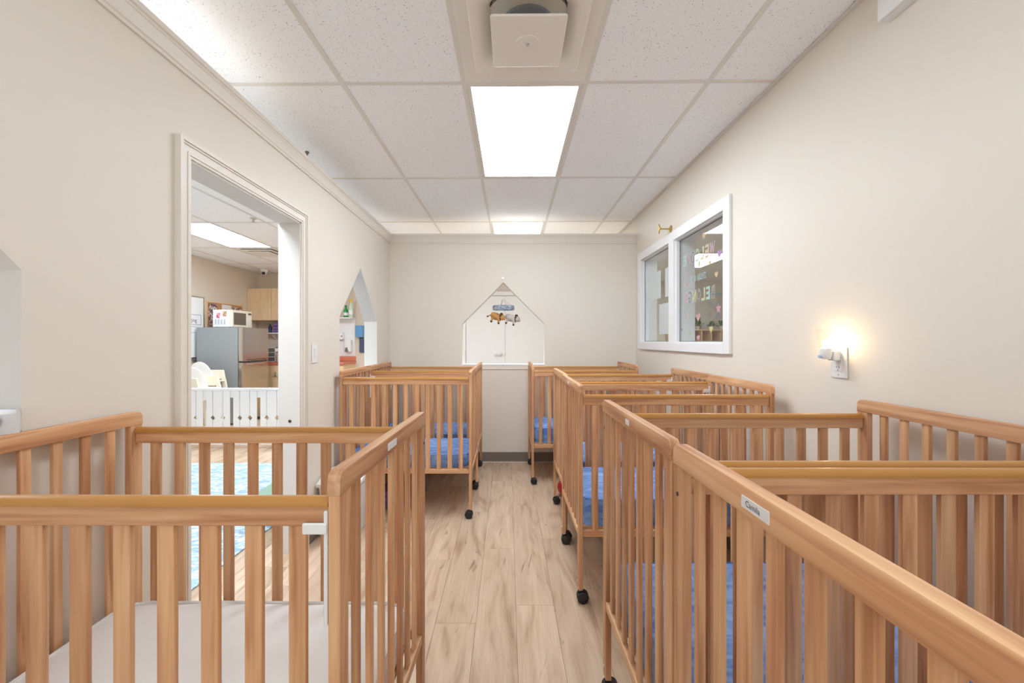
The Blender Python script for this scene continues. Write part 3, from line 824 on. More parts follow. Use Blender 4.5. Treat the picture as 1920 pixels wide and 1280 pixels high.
RC = .345 + CWD / 2
cribs = [
    # x, y near edge, rotation, label, caps, latch, height, sticker
    (-.750, .728, R(-0.3), 'pine crib nearest on the left, empty with a bare white mattress', True, True, 'near', .984, (1, -.03, True, None), M_SHEETW, .462, 'white sheeted mattress in the near left crib'),
    (-.725, 2.965, 0, 'pine crib by the left wall just past the doorway', True, False, 'far', 1.0, None, M_SHEETB, .452, 'blue sheeted mattress in the left crib past the doorway'),
    (-.730, 3.612, 0, 'pine crib in the far left corner against the back wall', True, True, 'far', 1.0, None, M_SHEETB, .456, 'blue sheeted mattress in the far left corner crib'),
    (RC, .240, 0, 'pine crib nearest on the right with a printed name sticker', True, True, None, 1.0, (-1, .025, True, 'Camila'), M_SHEETB, .505, 'blue sheeted mattress in the nearest right crib'),
    (RC, .884, 0, 'pine crib second on the right with a small blank sticker', True, True, 'near', 1.0, (-1, .0, False, None), M_SHEETB, .505, 'blue sheeted mattress in the second crib on the right'),
    (RC - .004, 2.005, 0, 'third pine crib from the front along the right wall', True, False, 'far', 1.0, (-1, .02, False, None), M_SHEETB, .500, 'blue sheeted mattress in the third crib on the right'),
    (RC + .012, 2.642, 0, 'pine crib fourth on the right under the interior window', True, True, 'far', 1.0, None, M_SHEETB, .500, 'blue sheeted mattress in the crib under the window'),
    (.210 + CWD / 2, 3.675, 0, 'pine crib in the far right corner against the back wall', True, True, 'far', 1.0, None, M_SHEETB, .500, 'blue sheeted mattress in the far right corner crib'),
]
for i, (x, yn, rz, lb, nc, fc, la, hs, st, sm, zt, ml) in enumerate(cribs):
    crib(x, yn + CD / 2, rz, lb, nc, fc, la, hs, st, .035 if i == 0 else 0.0)
    mattress(x, yn + CD / 2, rz, sm, zt, ml)

# ------------------------------------------------------------------ added, unseen window behind the viewer
# (front wall piece is rebuilt with a window hole; an area lamp outside sends fill light through it)
bpy.data.objects.remove(bpy.data.objects['wall_front'])
fw = (-1.0, 1.1, 0.85, 2.15)
mb = MB()
for a, b, z0, z1 in ((OX - .1, fw[0], 0, ZC), (fw[1], XR + TR, 0, ZC), (fw[0], fw[1], 0, fw[2]), (fw[0], fw[1], fw[3], ZC)):
    mb.prism([(a, z0), (b, z0), (b, z1), (a, z1)], 'Y', NY - .1, NY)
tag(mb.build('wall_front', M_WALL), 'cream wall behind the viewer', kind='structure')
w2 = MB()
for a, b, z0, z1 in ((fw[0], fw[0] + .05, fw[2], fw[3]), (fw[1] - .05, fw[1], fw[2], fw[3]), (.02, .08, fw[2], fw[3]), (fw[0], fw[1], fw[2], fw[2] + .05), (fw[0], fw[1], fw[3] - .05, fw[3])):
    w2.box(a, b, NY - .09, NY - .01, z0, z1)
tag(w2.build('added_window', M_WHITE), 'added unseen white framed window behind the viewer', kind='structure')
ld = bpy.data.lights.new('added_daylight', 'AREA'); ld.shape = 'RECTANGLE'; ld.size = 2.0; ld.size_y = 1.25; ld.energy = DAY_FILL; ld.color = (0.86, 0.93, 1.0)  # cool area lamp added outside the window hole to brighten the room
lo = bpy.data.objects.new('added_daylight', ld); col.objects.link(lo); lo.location = (.05, NY - .15, 1.5); lo.rotation_euler = (R(90), 0, 0)

# ------------------------------------------------------------------ white double door in the hall
d = empty('door_1', (-.05, OY, 0), 0, 'white double door seen through the gabled opening', None, None, 'structure')
for s in (-1, 1):
    lf = MB().box(min(0, s * .74) + .002, max(0, s * .74) - .002, -.045, -.002, .01, 2.115, .002).build('door_leaf', M_DOOR, d)
    if s < 0:
        MB().lathe([(.026, 0), (.026, -.012), (.014, -.02), (.014, -.05)], 18, (-.075, -.045, 1.01), 'Y').build('handle_rose', M_METAL, lf, smooth=True)
        MB().box(-.20, -.07, -.105, -.09, 1.0, 1.02, .006, 2).build('door_handle', M_METAL, lf)
        for z in (.25, 1.03, 1.9): MB().box(-.752, -.735, -.055, -.045, z - .05, z + .05).build('hinge', M_METAL, lf)
    else:
        MB().box(.0, .012, -.052, -.045, .98, 1.05).build('strike_plate', M_METAL, lf)
mb = MB(); mb.box(-.80, -.745, -.05, -.001, 0, 2.20); mb.box(.745, .80, -.05, -.001, 0, 2.20); mb.box(-.745, .745, -.05, -.001, 2.125, 2.20)
mb.build('door_frame', M_WHITE, d)

# ------------------------------------------------------------------ hanging mobile in the gabled opening
MY = YB - .13
top = at(943, 521, MY); ringc = at(944, 577, MY)
m = empty('hanging_mobile', top, 0, 'crib mobile with two plush animals hanging before the gabled opening', 'mobile')
rc = ringc - top
MB().lathe([(.004, YB - MY), (.004, .015), (.010, .012), (.010, 0)], 12, (0, 0, 0), 'Y').build('nail', M_METAL, m)
kn = Vector((0, 0, -.215))
MB().tube((0, 0, 0), kn, .0012, 6).build('string', M_STRING, m)
mb = MB(); n = 40; ro, ri, hh = .108, .094, .022
rings = [[mb.bm.verts.new((rc.x + r_ * math.cos(2 * math.pi * i / n), r_ * math.sin(2 * math.pi * i / n), rc.z + z)) for i in range(n)] for r_, z in ((ro, -hh), (ro + .003, 0), (ro, hh), (ri, hh), (ri, -hh), (ro, -hh))]
for a, b in zip(rings, rings[1:]):
    for i in range(n): mb.bm.faces.new((a[i], a[(i + 1) % n], b[(i + 1) % n], b[i]))
mb.build('fabric_ring', M_DENIM, m, smooth=True)
for k in range(4):
    a = R(20 + 90 * k); q_ = Vector((rc.x + .10 * math.cos(a), .10 * math.sin(a), rc.z + .02))
    mb = MB(); t_ = Vector((-math.sin(a), math.cos(a), 0)) * .006
    vs = [mb.bm.verts.new(c) for c in (kn - t_, kn + t_, q_ + t_, q_ - t_)]; f_ = mb.bm.faces.new(vs)
    bmesh.ops.solidify(mb.bm, geom=[f_], thickness=.001)
    mb.build('ribbon', M_STRING, m)
def plush(c, body, dark, flip, lab):
    c = Vector(c)
    mb = MB().ball((0, 0, 0), .045, (1.25, .8, .82)); mb.ball((flip * .028, -.01, -.012), .030, (1, .9, .8)); mb.ball((-flip * .025, -.005, .008), .034, (1, .9, .9))
    b_ = mb.build('plush_toy', body, m, c, (0, R(flip * 14), 0), smooth=True); b_['label'] = lab
    MB().ball((flip * .062, -.012, .004), .030, (1.05, .95, 1)).ball((flip * .084, -.02, -.004), .016).build('head', body, b_, smooth=True)
    mb = MB()
    for i in range(9):
        a = R(40 * i); mb.ball((flip * .045, -.002 + .028 * math.sin(a), .006 + .032 * math.cos(a)), .012, u=8, v=6)
    mb.build('mane', dark, b_, smooth=True)
    for dx, dy in ((.035, -.02), (.035, .02), (-.03, -.02), (-.03, .02)):
        l = MB().tube((dx, dy, -.025), (dx * 1.15, dy * 1.3, -.058), .012, 10, .009).build('leg', body, b_, smooth=True)
        MB().ball((dx * 1.17, dy * 1.32, -.060), .0105, u=10, v=8).build('hoof', dark, l, smooth=True)
    for dy in (-.018, .014): MB().ball((flip * .058, dy, .034), .011, (.6, 1, 1.3), u=8, v=6).build('ear', dark, b_, smooth=True)
    MB().tube((-flip * .05, 0, .005), (-flip * .082, 0, -.02), .004, 8).ball((-flip * .083, 0, -.021), .009, u=8, v=6).build('tail', dark, b_, smooth=True)
    MB().tube((0, 0, .03), (0, 0, rc.z - c.z - .0), .0015, 6).build('hanging_string', M_STRING, b_)
pc = at(930, 593, MY - .01) - top; pg = at(958, 596, MY - .01) - top
plush(pc, M_PLUSHB, M_PLUSHD, 1, 'tan plush animal with dark brown mane')
plush(pg, M_PLUSHG, M_PLUSHD, 1, 'grey plush animal with dark brown feet')

# ------------------------------------------------------------------ wall fittings
# outlet and night light on the right wall
oy, oz = 1.69, 1.178
o = empty('wall_outlet', (XR, oy, oz), 0, 'white wall outlet plate on the right wall under the night light', 'outlet')
MB().box(-.007, -.0005, -.041, .041, -.062, .062, .003, 2).build('cover_plate', M_PLASTIC, o)
fc = MB().box(-.009, -.006, -.019, .019, -.036, .036, .0015).build('socket_face', M_PLASTIC, o)
for z in (-.019, ):
    for y in (-.006, .006): MB().box(-.0094, -.0088, y - .001, y + .001, z - .004, z + .005).build('socket_slot', M_DARK, fc)
    MB().lathe([(.0022, -.0094), (.0022, -.0088)], 10, (0, 0, z - .011), 'X').build('ground_hole', M_DARK, fc)
MB().lathe([(.003, -.008), (.003, -.0065)], 10, (0, 0, -.05), 'X').build('screw', M_METAL, o)
nl = empty('night_light', (XR - .0095, oy, oz + .02), 0, 'small plug-in night light glowing on the right wall', 'night light')
MB().box(-.030, 0, -.019, .019, -.012, .028, .005, 2).build('plug_body', M_PLASTIC, nl)
MB().lathe([(.016, -.018), (.021, -.005), (.021, .020), (.018, .026)], 20, (-.048, 0, .012)).build('lamp_base', M_PLASTIC, nl, smooth=True)
MB().lathe([(.006, -.008), (.006, .002)], 12, (-.069, 0, .004), 'X').build('light_sensor', plain('sensor_blue', (.45, .52, .75), .3), nl)
prof_c = [(.020, .026), (.024, .05), (.031, .092), (.033, .100)]
mb = MB(); rr_ = []
for rad, z in prof_c: rr_.append([mb.bm.verts.new((-.048 + rad * math.cos(2 * math.pi * i / 28), rad * math.sin(2 * math.pi * i / 28), .012 + z)) for i in range(28)])
for a, b in zip(rr_, rr_[1:]):
    for i in range(28): mb.bm.faces.new((a[i], a[(i + 1) % 28], b[(i + 1) % 28], b[i]))
cup = mb.build('glass_shade', M_CUP, nl, smooth=True)
MB().lathe([(.0325, .100), (.0345, .101), (.0335, .1025)], 28, (-.048, 0, .012)).build('shade_rim', M_CUP, cup, smooth=True)
MB().ball((-.048, 0, .055), .011, (1, 1, 1.6)).build('bulb', M_BULB, nl, smooth=True)
# rocker switch by the door
sw = empty('light_switch', (XL, 2.665, 1.185), 0, 'white rocker light switch on the wall beside the doorway', 'switch')
MB().box(.0005, .006, -.037, .037, -.060, .060, .002, 2).build('cover_plate', M_PLASTIC, sw)
MB().prism([(.006, -.034), (.0085, -.034), (.012, .034), (.006, .034)], 'Y', -.016, .016, .001).build('rocker', M_PLASTIC, sw)
# brass hook
bh = empty('brass_hook', (XR, 3.44, 2.186), 0, 'brass wall hook above the window', 'wall hook')
MB().lathe([(.030, -.0005), (.030, -.004), (.022, -.007), (.012, -.012)], 22, (0, 0, 0), 'X').build('wall_flange', M_BRASS, bh, smooth=True)
MB().tube((-.01, 0, 0), (-.095, 0, 0), .0065, 12).build('stem', M_BRASS, bh, smooth=True)
mb = MB(); mb.prism([((.040 if i % 2 == 0 else .020) * math.sin(math.pi * i / 4), (.040 if i % 2 == 0 else .020) * math.cos(math.pi * i / 4)) for i in range(8)], 'X', -.102, -.094, .001)
mb.build('star_plate', M_BRASS, bh)
# white bulkhead high on the right wall
pm = empty('wall_pelmet', (XR, .6, 2.384), 0, 'white boxed pelmet high on the right wall near the ceiling', 'pelmet')
MB().box(-.044, -.034, -1.2, .87, 0, .160, .002).build('front_board', M_WHITE, pm); MB().box(-.034, -.0005, -1.2, .87, 0, .160).build('core', M_WHITE, pm)
# bolt standing on the left wall
bt = empty('anchor_bolt', (XL - .07, 2.72, ZW + .004), 0, 'dark bolt standing up on top of the left wall', 'bolt')
MB().tube((0, 0, 0), (0, 0, .11), .005, 8).build('shank', M_GRAYPL, bt); MB().tube((0, 0, .108), (0, 0, .118), .013, 8).build('bolt_head', M_GRAYPL, bt)
# patterned pouch on the near left sill
po = empty('fabric_pouch', (-1.264, 1.027, SILL + .004), R(6), 'small grey leaf-print pouch on the near left sill', 'pouch')
mb = MB(); bmesh.ops.create_cube(mb.bm, size=2); bmesh.ops.subdivide_edges(mb.bm, edges=mb.bm.edges[:], cuts=7, use_grid_fill=True)
for v_ in mb.bm.verts:
    c = v_.co; k = (1 - abs(c.x) ** 3) ** .5 if abs(c.x) < 1 else 0; kz = (1 - abs(c.z) ** 4) ** .4 if abs(c.z) < 1 else 0
    v_.co = (c.x * .055, c.y * .030 * max(.12, k * kz), c.z * .036 + .036)
mb.build('pouch_body', plain('silver_cloth', (.66, .67, .67), .5, bump=.5, bscale=40), po, smooth=True)
for lx, lz, an in ((.022, .034, .7), (-.02, .045, -.5)):
    mb = MB(); mb.prism([(.016 * math.sin(a), .031 * math.cos(a)) for a in [2 * math.pi * i / 14 for i in range(14)]], 'Y', -.0335, -.0325); mb.build('leaf_print', plain('leaf_grey', (.09, .08, .09), .7), po, (lx, .0015, lz), (0, an, 0))

# ------------------------------------------------------------------ things on the nap room floor
tb = empty('waste_bin', (-1.085, 2.80, 0), 0, 'white plastic bin with a slanted lid beside the doorway', 'bin')
mb = MB(); A_ = rounded_rect(.105, .105, .03, 4); B_ = rounded_rect(.135, .130, .035, 4)
va = [mb.bm.verts.new((x, y, .005)) for x, y in A_]; vb = [mb.bm.verts.new((x, y, .33)) for x, y in B_]
mb.bm.faces.new(va); mb.bm.faces.new(vb)
for i in range(len(va)): mb.bm.faces.new((va[i], va[(i + 1) % len(va)], vb[(i + 1) % len(va)], vb[i]))
mb.build('bin_body', M_PLASTIC, tb, smooth=True)
mb = MB(); mb.prism([(-.142, .332), (.138, .332), (.138, .385), (.02, .395), (-.10, .368), (-.142, .35)], 'X', -.140, .140, .012, 3)
ld_ = mb.build('lid', M_PLASTIC, tb, smooth=True)
MB().box(-.05, .05, .03, .09, .389, .3935).build('lid_button', M_GRAYPL, ld_)
rb = MB().ball((0, 0, .07), .07, u=28, v=18).build('rubber_ball', M_RED, None, (.475, 3.42, 0), smooth=True)
tag(rb, 'red ball on the floor behind the crib under the window', 'ball')
tt = empty('storage_tote', (-1.11, 3.26, 0), 0, 'smoky plastic storage tote under the left crib past the doorway', 'tote')
MB().box(-.105, .105, -.13, .13, .002, .20, .015, 2).build('tote_body', M_GRAYPL, tt); MB().box(-.112, .112, -.14, .14, .20, .225, .006, 2).build('tote_lid', plain('pale_lid', (.45, .45, .44), .4), tt)
fb = MB()
for i in range(3): fb.box(-.10 + .004 * i, .10 - .006 * i, -.12, .12, .002 + i * .045, .045 + i * .045, .018, 3)
tag(fb.build('folded_blanket', M_PURPLE, None, (-.885, 3.26, 0), smooth=True), 'folded purple blanket on the floor under the left crib', 'blanket')

# ------------------------------------------------------------------ next room, seen through the doorway
rug = MB().box(-4.2, -1.60, 1.5, 4.31, .0005, .009, .002).build('area_rug', M_RUG); tag(rug, 'pale blue wavy patterned rug on the floor past the doorway', 'rug')
gb = empty('storage_bin', (-1.60, 3.02, .009), 0, 'sage green plastic bin at the edge of the blue rug', 'bin')
MB().prism([(-.17, .018), (.17, .018), (.19, .15), (.150, .20), (-.150, .20), (-.19, .15)], 'Y', -.19, .19, .006, 2).build('bin_body', M_GREEN, gb)
for sx in (-1, 1):
    for sy in (-1, 1): MB().tube((sx * .14, sy * .15, .0), (sx * .14, sy * .15, .02), .014, 10).build('foot', M_BLACK, gb)
gt = empty('safety_gate', (-3.2, 4.98, 0), 0, 'white slatted safety gate with diamond cut-outs', 'gate')
MB().box(-.95, .95, -.022, .022, .675, .706, .006, 2).build('top_rail', M_WHITE, gt); MB().box(-.95, .95, -.012, .012, .06, .11, .003).build('bottom_rail', M_WHITE, gt)
MB().box(-.95, .95, .004, .014, .59, .675).build('apron_board', M_WHITE, gt)
x_ = -.95; dz, dd = .35, .030
def gate_slat(w, nl_, nr_):
    g = .0045
    L_ = [(g, .03), (g, dz - dd), (g + dd - g, dz), (g, dz + dd), (g, .675)] if nl_ else [(g, .03), (g, .675)]
    R_ = [(w - g, .675), (w - g, dz + dd), (w - dd, dz), (w - g, dz - dd), (w - g, .03)] if nr_ else [(w - g, .675), (w - g, .03)]
    return MB().prism(L_ + R_, 'Y', -.010, .004)
pat = [(.120, True, True, 0), (.085, True, False, .036), (.080, False, True, 0)]
i = 0
while x_ < .90:
    w_, a_, b_, gap = pat[i % 3]
    w_ = min(w_, .95 - x_)
    if w_ > .07: gate_slat(w_, a_, b_).build('gate_slat', M_WHITE, gt, (x_, 0, 0))
    x_ += w_ + gap; i += 1
for sx in (-.93, .93): MB().box(sx - .02, sx + .02, -.15, .15, 0, .03, .004).build('foot', M_WHITE, gt)
# feeding chairs
def feed_chair(x, y, hgt, label):
    e = empty('feeding_chair', (x, y, 0), 0, label, 'chair', 'feeding chairs behind the gate')
    k = hgt / .80
    for sx in (-1, 1):
        for sy in (-1, 1): MB().tube((sx * .20, sy * .18, 0), (sx * .15, sy * .15, .52 * k), .018, 8).build('leg', M_BISQUE, e)
    MB().box(-.19, .19, -.18, .18, .50 * k, .54 * k, .015, 2).build('seat', M_PLASTIC, e)
    for sy in (-1, 1):
        arm = MB()
        arm.prism([(-.20, hgt), (.19, hgt), (.215, hgt - .13), (-.22, hgt - .13)], 'Y', sy * .19 - .018, sy * .19 + .018, .006, 2)
        arm.prism([(.17, hgt - .12), (.215, hgt - .12), (.25, .50 * k), (.20, .50 * k)], 'Y', sy * .19 - .018, sy * .19 + .018)
        arm.prism([(-.08, hgt - .12), (-.05, hgt - .12), (-.09, .50 * k), (-.12, .50 * k)], 'Y', sy * .19 - .018, sy * .19 + .018)
        arm.build('arm', M_BISQUE, e)
    MB().box(-.02, .22, -.17, .17, hgt - .165, hgt - .145, .005).build('tray', M_BISQUE, e)
    bk = [(-.14 + .22 * math.cos(R(a)), .55 * k + (hgt + .12 - .55 * k) * math.sin(R(a))) for a in range(0, 181, 12)]
    MB().prism(bk, 'Y', .150, .172, .006, 2).build('backrest', M_PLASTIC, e)
    return e
feed_chair(-4.08, 5.43, .797, 'nearer beige feeding chair with a white rounded back behind the gate')
feed_chair(-4.33, 5.90, .844, 'farther beige feeding chair with a white rounded back beside the fridge')
# fridge and microwave
fr = empty('refrigerator', (OX + .06, 6.30, 0), 0, 'grey and stainless refrigerator behind the gate', 'refrigerator')
MB().box(0, .62, 0, .70, .02, 1.47, .006, 2).build('cabinet_body', M_FRIDGE, fr)
ud = MB().box(.625, .69, .002, .698, .955, 1.468, .012, 3).build('freezer_door', M_STEEL, fr); ldoor = MB().box(.625, .69, .002, .698, .05, .935, .012, 3).build('fridge_door', M_STEEL, fr)
MB().box(.685, .705, .12, .60, .900, .918, .006, 2).build('door_handle', M_METAL, ldoor); MB().box(.685, .700, .12, .60, .968, .982, .005, 2).build('door_handle', M_DARK, ud)
MB().box(.05, .60, .03, .67, 0, .02).build('plinth', M_DARK, fr)
mw = empty('microwave', (-4.53, 6.42, 1.471), 0, 'bisque microwave on top of the refrigerator', 'microwave')
MB().box(0, .26, 0, .50, .008, .275, .004).build('case', M_PLASTIC, mw)
mdoor = MB().box(.26, .30, .0, .37, .008, .275, .010, 3).build('door', M_BISQUE, mw); MB().box(.2995, .302, .035, .335, .045, .235).build('door_window', M_SCREEN, mdoor)
mp_ = MB().box(.26, .298, .372, .50, .008, .275, .008, 3).build('control_panel', M_BISQUE, mw); MB().box(.2975, .2995, .395, .48, .215, .245).build('display', M_SCREEN, mp_)
for r_ in range(4):
    for c_ in range(3): MB().box(.2975, .2992, .396 + .03 * c_, .418 + .03 * c_, .06 + .034 * r_, .082 + .034 * r_).build('button', M_PLASTIC, mp_)
for i in range(4): MB().box(.035 + i * .045, .058 + i * .045, -.001, .0005, .045, .125).build('vent_slot', plain('vent_grey', (.5, .53, .55), .5), mw)
for sx in (.03, .24):
    for sy in (.05, .45): MB().box(sx - .015, sx + .015, sy - .015, sy + .015, 0, .009).build('foot', M_DARK, mw)
for i, (x, z, mm, lb) in enumerate(((.085, .185, M_PINKPRINT, 'pink magnet photo on the side of the microwave'), (.185, .21, M_GOLDPRINT, 'gold magnet photo on the side of the microwave'))):
    tag(MB().box(-.028, .028, -.0015, 0, -.04, .04).build('magnet_photo', mm, None, (-4.53 + x, 6.4195, 1.471 + z), (0, R(6), 0)), lb, 'magnet', 'magnets on the microwave')
# boards on the side wall
wbd = empty('whiteboard', (OX + .001, 6.0, 1.02), 0, 'whiteboard with handwriting on the wall left of the corkboard', 'whiteboard')
MB().box(0, .012, -.6, .5, 0, .91).build('board_surface', M_PAPER, wbd)
mb = MB(); mb.box(0, .02, -.62, .52, -.02, 0); mb.box(0, .02, -.62, .52, .91, .925); mb.box(0, .02, .5, .52, 0, .91); mb.box(0, .02, -.62, -.6, 0, .91); mb.build('board_frame', M_METAL, wbd)
MB().box(.012, .05, -.5, .4, -.035, -.02).build('pen_tray', M_GRAYPL, wbd)
WR = Matrix(((0, 0, 1), (1, 0, 0), (0, 1, 0))).to_euler()
for tx, yy, zz, sz in (('Belonging', .04, .53, .085), ('Engaged', .06, .40, .06), ('Play', .10, .29, .06), ('Music', .12, .20, .06)):
    place('handwriting', text_mesh(tx, sz, M_TEXT), wbd, (.0125, yy, zz), WR)
mb = MB()
for b0 in ((.0, .46, .49, .495), (.0, .46, .64, .645), (.455, .46, .49, .645), (.0, .005, .49, .645), (.03, .36, .37, .374), (.03, .36, .46, .464), (.03, .034, .37, .464)): mb.box(.0122, .0128, *b0)
mb.build('drawn_box', M_TEXT, wbd)
ckb = empty('corkboard', (OX + .001, 6.57, 1.30), 0, 'corkboard with photographs on the wall behind the microwave', 'corkboard')
MB().box(0, .01, .02, .89, 0, .585).build('cork_panel', M_CORK, ckb)
mb = MB(); mb.box(0, .02, 0, .02, -.02, .60); mb.box(0, .02, .89, .91, -.02, .60); mb.box(0, .02, .02, .89, .58, .60); mb.box(0, .02, .02, .89, -.02, 0); mb.build('wood_frame', CABWOOD, ckb)
for y0_, y1_, z0_, z1_, mm in ((.05, .26, .36, .56, M_PHOTOS), (.05, .20, .20, .35, M_PHOTOS), (.36, .60, .38, .57, M_PAPER), (.64, .87, .42, .55, M_PHOTOS)):
    MB().box(.0102, .0115, y0_, y1_, z0_, z1_).build('pinned_photo', mm, ckb)
MB().box(.0116, .0125, .43, .50, .47, .50).build('yellow_note', M_YELLOW, ckb)
# kitchen along the end wall
def cabinet(x0, x1, y0, y1, z0, z1, name, label, cat, split=None, knobs=0):
    e = empty(name, ((x0 + x1) / 2, y1, z0), 0, label, cat, 'kitchen cabinets')
    hx = (x1 - x0) / 2; dy = y0 - y1
    MB().box(-hx + .001, hx - .001, dy + .02, -.001, 0, z1 - z0).build('body', CABWOOD, e)
    dr = MB().box(-hx + .002, hx - .002, dy, dy + .018, .003, z1 - z0 - .003, .0015).build('door', CABWOOD, e)
    if knobs == 1:
        for z in (.08, .14): MB().lathe([(.008, 0), (.008, -.012)], 10, (hx - .05, dy, z), 'Y').build('knob', M_METAL, dr)
    if knobs == 2:
        MB().box(-.05, .07, dy - .03, dy - .018, z1 - z0 - .20, z1 - z0 - .188, .003).build('handle', M_METAL, dr); MB().box(-.006, .006, dy - .03, dy, z1 - z0 - .21, z1 - z0 - .12, .003).build('handle', M_METAL, dr)
cabinet(OX + .002, -4.31, 7.62, OY, 1.64, 2.225, 'wall_cabinet', 'left maple wall cabinet in the corner above the fridge', 'cabinet', knobs=1)
cabinet(-4.31, -3.87, 7.62, OY, 1.64, 2.225, 'wall_cabinet', 'right maple wall cabinet beside the doorway edge', 'cabinet', knobs=1)
for i, (a, b, lb) in enumerate(((OX + .002, -4.30, 'maple base cabinet hidden in the corner behind the fridge'), (-4.30, -3.85, 'maple base cabinet with a silver handle beside the fridge'), (-3.85, -3.40, 'maple base cabinet in the middle of the counter'), (-3.40, -2.90, 'maple base cabinet under the soap dispensers'))):
    cabinet(a, b, 7.37, OY, .0, .845, 'base_cabinet', lb, 'cabinet', knobs=2)
ct = empty('countertop', (-3.8, OY, .846), 0, 'red laminate countertop along the end wall', 'countertop')
MB().box(-.947, .92, -.61, -.001, 0, .04, .006, 2).build('slab', M_COUNTER, ct); MB().box(-.947, .92, -.02, -.001, .04, .125, .004).build('backsplash', M_COUNTER, ct)
sh = empty('wall_shelf', (-4.3, OY, 1.40), 0, 'white shelf below the wall cabinets', 'shelf')
MB().box(-.35, .45, -.22, -.001, 0, .018).build('shelf_board', M_WHITE, sh)
for sx in (-.1, .3): MB().prism([(-.20, 0), (-.001, 0), (-.001, -.12)], 'X', sx - .006, sx + .006).build('bracket', M_WHITE, sh)
for i in range(3):
    tag(MB().box(-.10, .10, -.09, .09, 0, .058, .02, 3).build('folded_towel', M_PURPLE, None, (-4.27 + .004 * i, OY - .12, 1.4185 + .059 * i), (0, 0, R(3 * i)), True), ('lowest', 'middle', 'top')[i] + ' purple folded towel in the stack on the shelf', 'towel', 'purple towels on the shelf')
tag(MB().box(-.09, .09, -.06, .06, 0, .075, .004).build('tissue_box', M_FLOWERBOX, None, (-4.62, OY - .12, 1.4185)), 'flowered tissue box on the shelf', 'tissue box')
tag(MB().lathe([(.03, 0), (.03, .11), (.012, .14), (.012, .165)], 16).build('spray_bottle', pal((.03, .04, .12)), None, (-4.45, OY - .12, 1.4185), smooth=True), 'dark blue bottle beside the purple towels', 'bottle')
og = empty('drawer_organizer', (-4.36, OY - .28, .887), 0, 'white drawer organizer on the red counter', 'organizer')
mb = MB()
for x in (-.145, -.005, .135): mb.box(x, x + .012, -.09, .09, 0, .26)
for z in (0, .082, .165, .248): mb.box(-.145, .147, -.09, .09, z, z + .012)
mb.build('frame', M_PLASTIC, og)
for cx_ in (-.066, .074):
    for cz in (.014, .097, .180): MB().box(cx_ - .062, cx_ + .062, -.088, .08, cz, cz + .066, .003).build('drawer', M_GRAYPL, og)
jr = empty('plastic_jar', (-4.15, OY - .35, .887), 0, 'clear plastic jar at the right of the drawer organizer', 'jar')
MB().lathe([(.045, 0), (.05, .01), (.05, .13), (.042, .15)], 18).build('jar_body', plain('milky_plastic', (.62, .60, .57), .25), jr, smooth=True); MB().lathe([(.046, .15), (.046, .17)], 18).build('jar_lid', M_PLASTIC, jr)
mb = MB(); bmesh.ops.create_uvsphere(mb.bm, u_segments=18, v_segments=12, radius=1)
for v_ in mb.bm.verts:
    c = v_.co; v_.co = (c.x * .075 * (1 - .35 * c.z), c.y * .035, c.z * .15)
tag(mb.build('cloth_bag', M_TEAL, None, (-4.20, OY - .10, 1.225), smooth=True), 'teal cloth bag hanging under the shelf', 'bag')
# soap corner seen through the far left house opening
sp = MB().box(-3.25, -2.90, OY - .012, OY - .0005, .985, 1.68).build('splash_panel', M_WHITE); tag(sp, 'white splash panel behind the soap dispenser', 'wall panel')
sh2 = MB().box(-3.35, -2.90, OY - .25, OY - .0125, 1.68, 1.70).build('soap_shelf', M_WHITE); tag(sh2, 'white shelf holding two bottles above the soap dispenser', 'shelf')
def bottle(x, bm_, cm, hh_, lb):
    e = empty('bottle', (x, OY - .14, 1.7005), 0, lb, 'bottle', 'bottles on the soap shelf')
    MB().lathe([(.036, 0), (.040, .02), (.040, hh_ * .6), (.016, hh_ * .82), (.016, hh_ * .86)], 18).build('bottle_body', bm_, e, smooth=True)
    MB().lathe([(.020, hh_ * .86), (.020, hh_), (.012, hh_ * 1.06)], 14).build('bottle_cap', cm, e, smooth=True)
    MB().lathe([(.0405, hh_ * .18), (.0405, hh_ * .42)], 18).build('paper_band', M_PAPER, e)
bottle(-2.985 - .04, M_BOTTLEG, M_BOTTLEG, .22, 'green bottle on the soap shelf')
bottle(-2.93, plain('pale_green_bottle', (.55, .68, .55), .25), M_YELLOW, .33, 'pale bottle with a yellow cap on the soap shelf')
ds = empty('soap_dispenser', at(655, 649, OY - .012), 0, 'white soap dispenser with a grey push bar on the splash panel', 'dispenser')
MB().box(-.065, .065, -.10, -.0005, -.11, .12, .02, 3).build('housing', M_PLASTIC, ds); MB().prism([(-.045, -.10), (.02, -.10), (.0, -.02), (-.03, -.02)], 'Y', -.112, -.101).build('push_bar', M_GRAYPL, ds)
dd_ = empty('hand_sanitizer', at(641, 630, OY - .012), 0, 'small white dispenser at the left of the splash panel', 'dispenser')
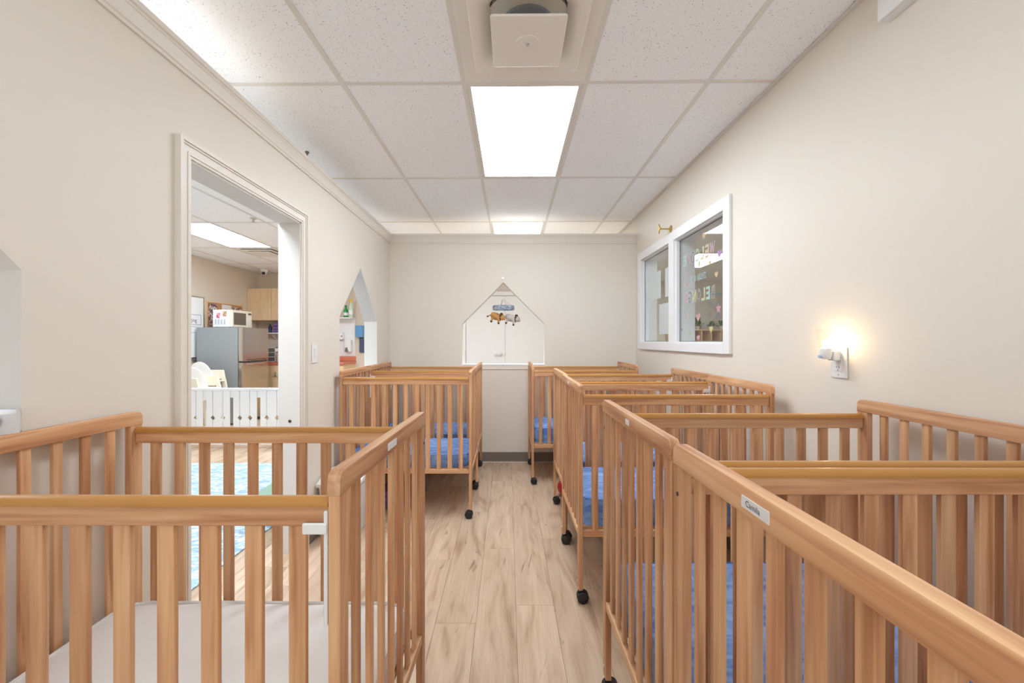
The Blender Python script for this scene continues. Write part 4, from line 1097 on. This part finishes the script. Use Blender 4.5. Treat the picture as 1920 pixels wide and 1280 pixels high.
MB().box(-.05, .05, -.09, -.0005, -.07, .07, .018, 3).build('housing', M_PLASTIC, dd_); MB().lathe([(.012, -.096), (.012, -.09)], 12, (.03, 0, 0), 'Y').build('lock', M_DARK, dd_)
bx = at(676, 621, OY); tag(MB().box(-.055, .075, -.12, -.001, -.11, .11, .004).build('glove_box', M_BLUEBOX, None, (bx.x, OY, bx.z)), 'blue carton fixed to the wall right of the soap dispenser', 'box')
bx = at(681, 646, OY); tag(MB().box(-.06, .06, -.05, -.001, -.145, .13, .01, 2).build('hanging_apron', pal((.06, .09, .16)), None, (bx.x, OY, bx.z)), 'dark blue apron hanging under the blue carton', 'apron')
# ceiling fittings of the next room
dm = empty('security_camera', (-4.40, 7.55, ZC), 0, 'white dome security camera in the ceiling corner of the next room', 'camera')
MB().lathe([(.062, -.0005), (.062, -.03), (.055, -.045)], 22).build('mount', M_PLASTIC, dm, smooth=True); MB().ball((0, 0, -.055), .048).build('dome', M_PLASTIC, dm, smooth=True); MB().ball((.008, -.03, -.068), .030).build('lens', M_DARK, dm, smooth=True)
pp = on_ceil(GX - 4.5 * CW, GY + 3.25 * CL, ZC)
sd = empty('slot_diffuser', pp, TH, 'cream ceiling diffuser with dark slots next to the far light panel', 'air vent')
ring_pts = lambda w: [(w, w), (-w, w), (-w, -w), (w, -w)]
for w0, w1, z in ((.292, .235, 0), (.215, .165, -.012), (.145, .0, -.022)):
    mb = MB()
    if w1 > 0:
        for a in ((-w0, -w1, -w0, w0), (w1, w0, -w0, w0), (-w1, w1, -w0, -w1), (-w1, w1, w1, w0)): mb.box(*a, z, z + .006)
    else: mb.box(-w0, w0, -w0, w0, z, z + .006)
    mb.build('diffuser_blade', M_VENT, sd)
MB().box(-.29, .29, -.29, .29, .012, .020).build('plenum', M_DARK, sd)
spk = at(475, 409, 4.39); sk = empty('sprinkler_head', (spk.x, 4.39, ZC - .0005), 0, 'small fire sprinkler on the ceiling of the next room', 'sprinkler')
MB().lathe([(.032, 0), (.030, -.008), (.010, -.012), (.010, -.035)], 16).build('escutcheon', M_METAL, sk, smooth=True); MB().lathe([(.018, -.035), (.018, -.038)], 12).build('deflector', M_METAL, sk)
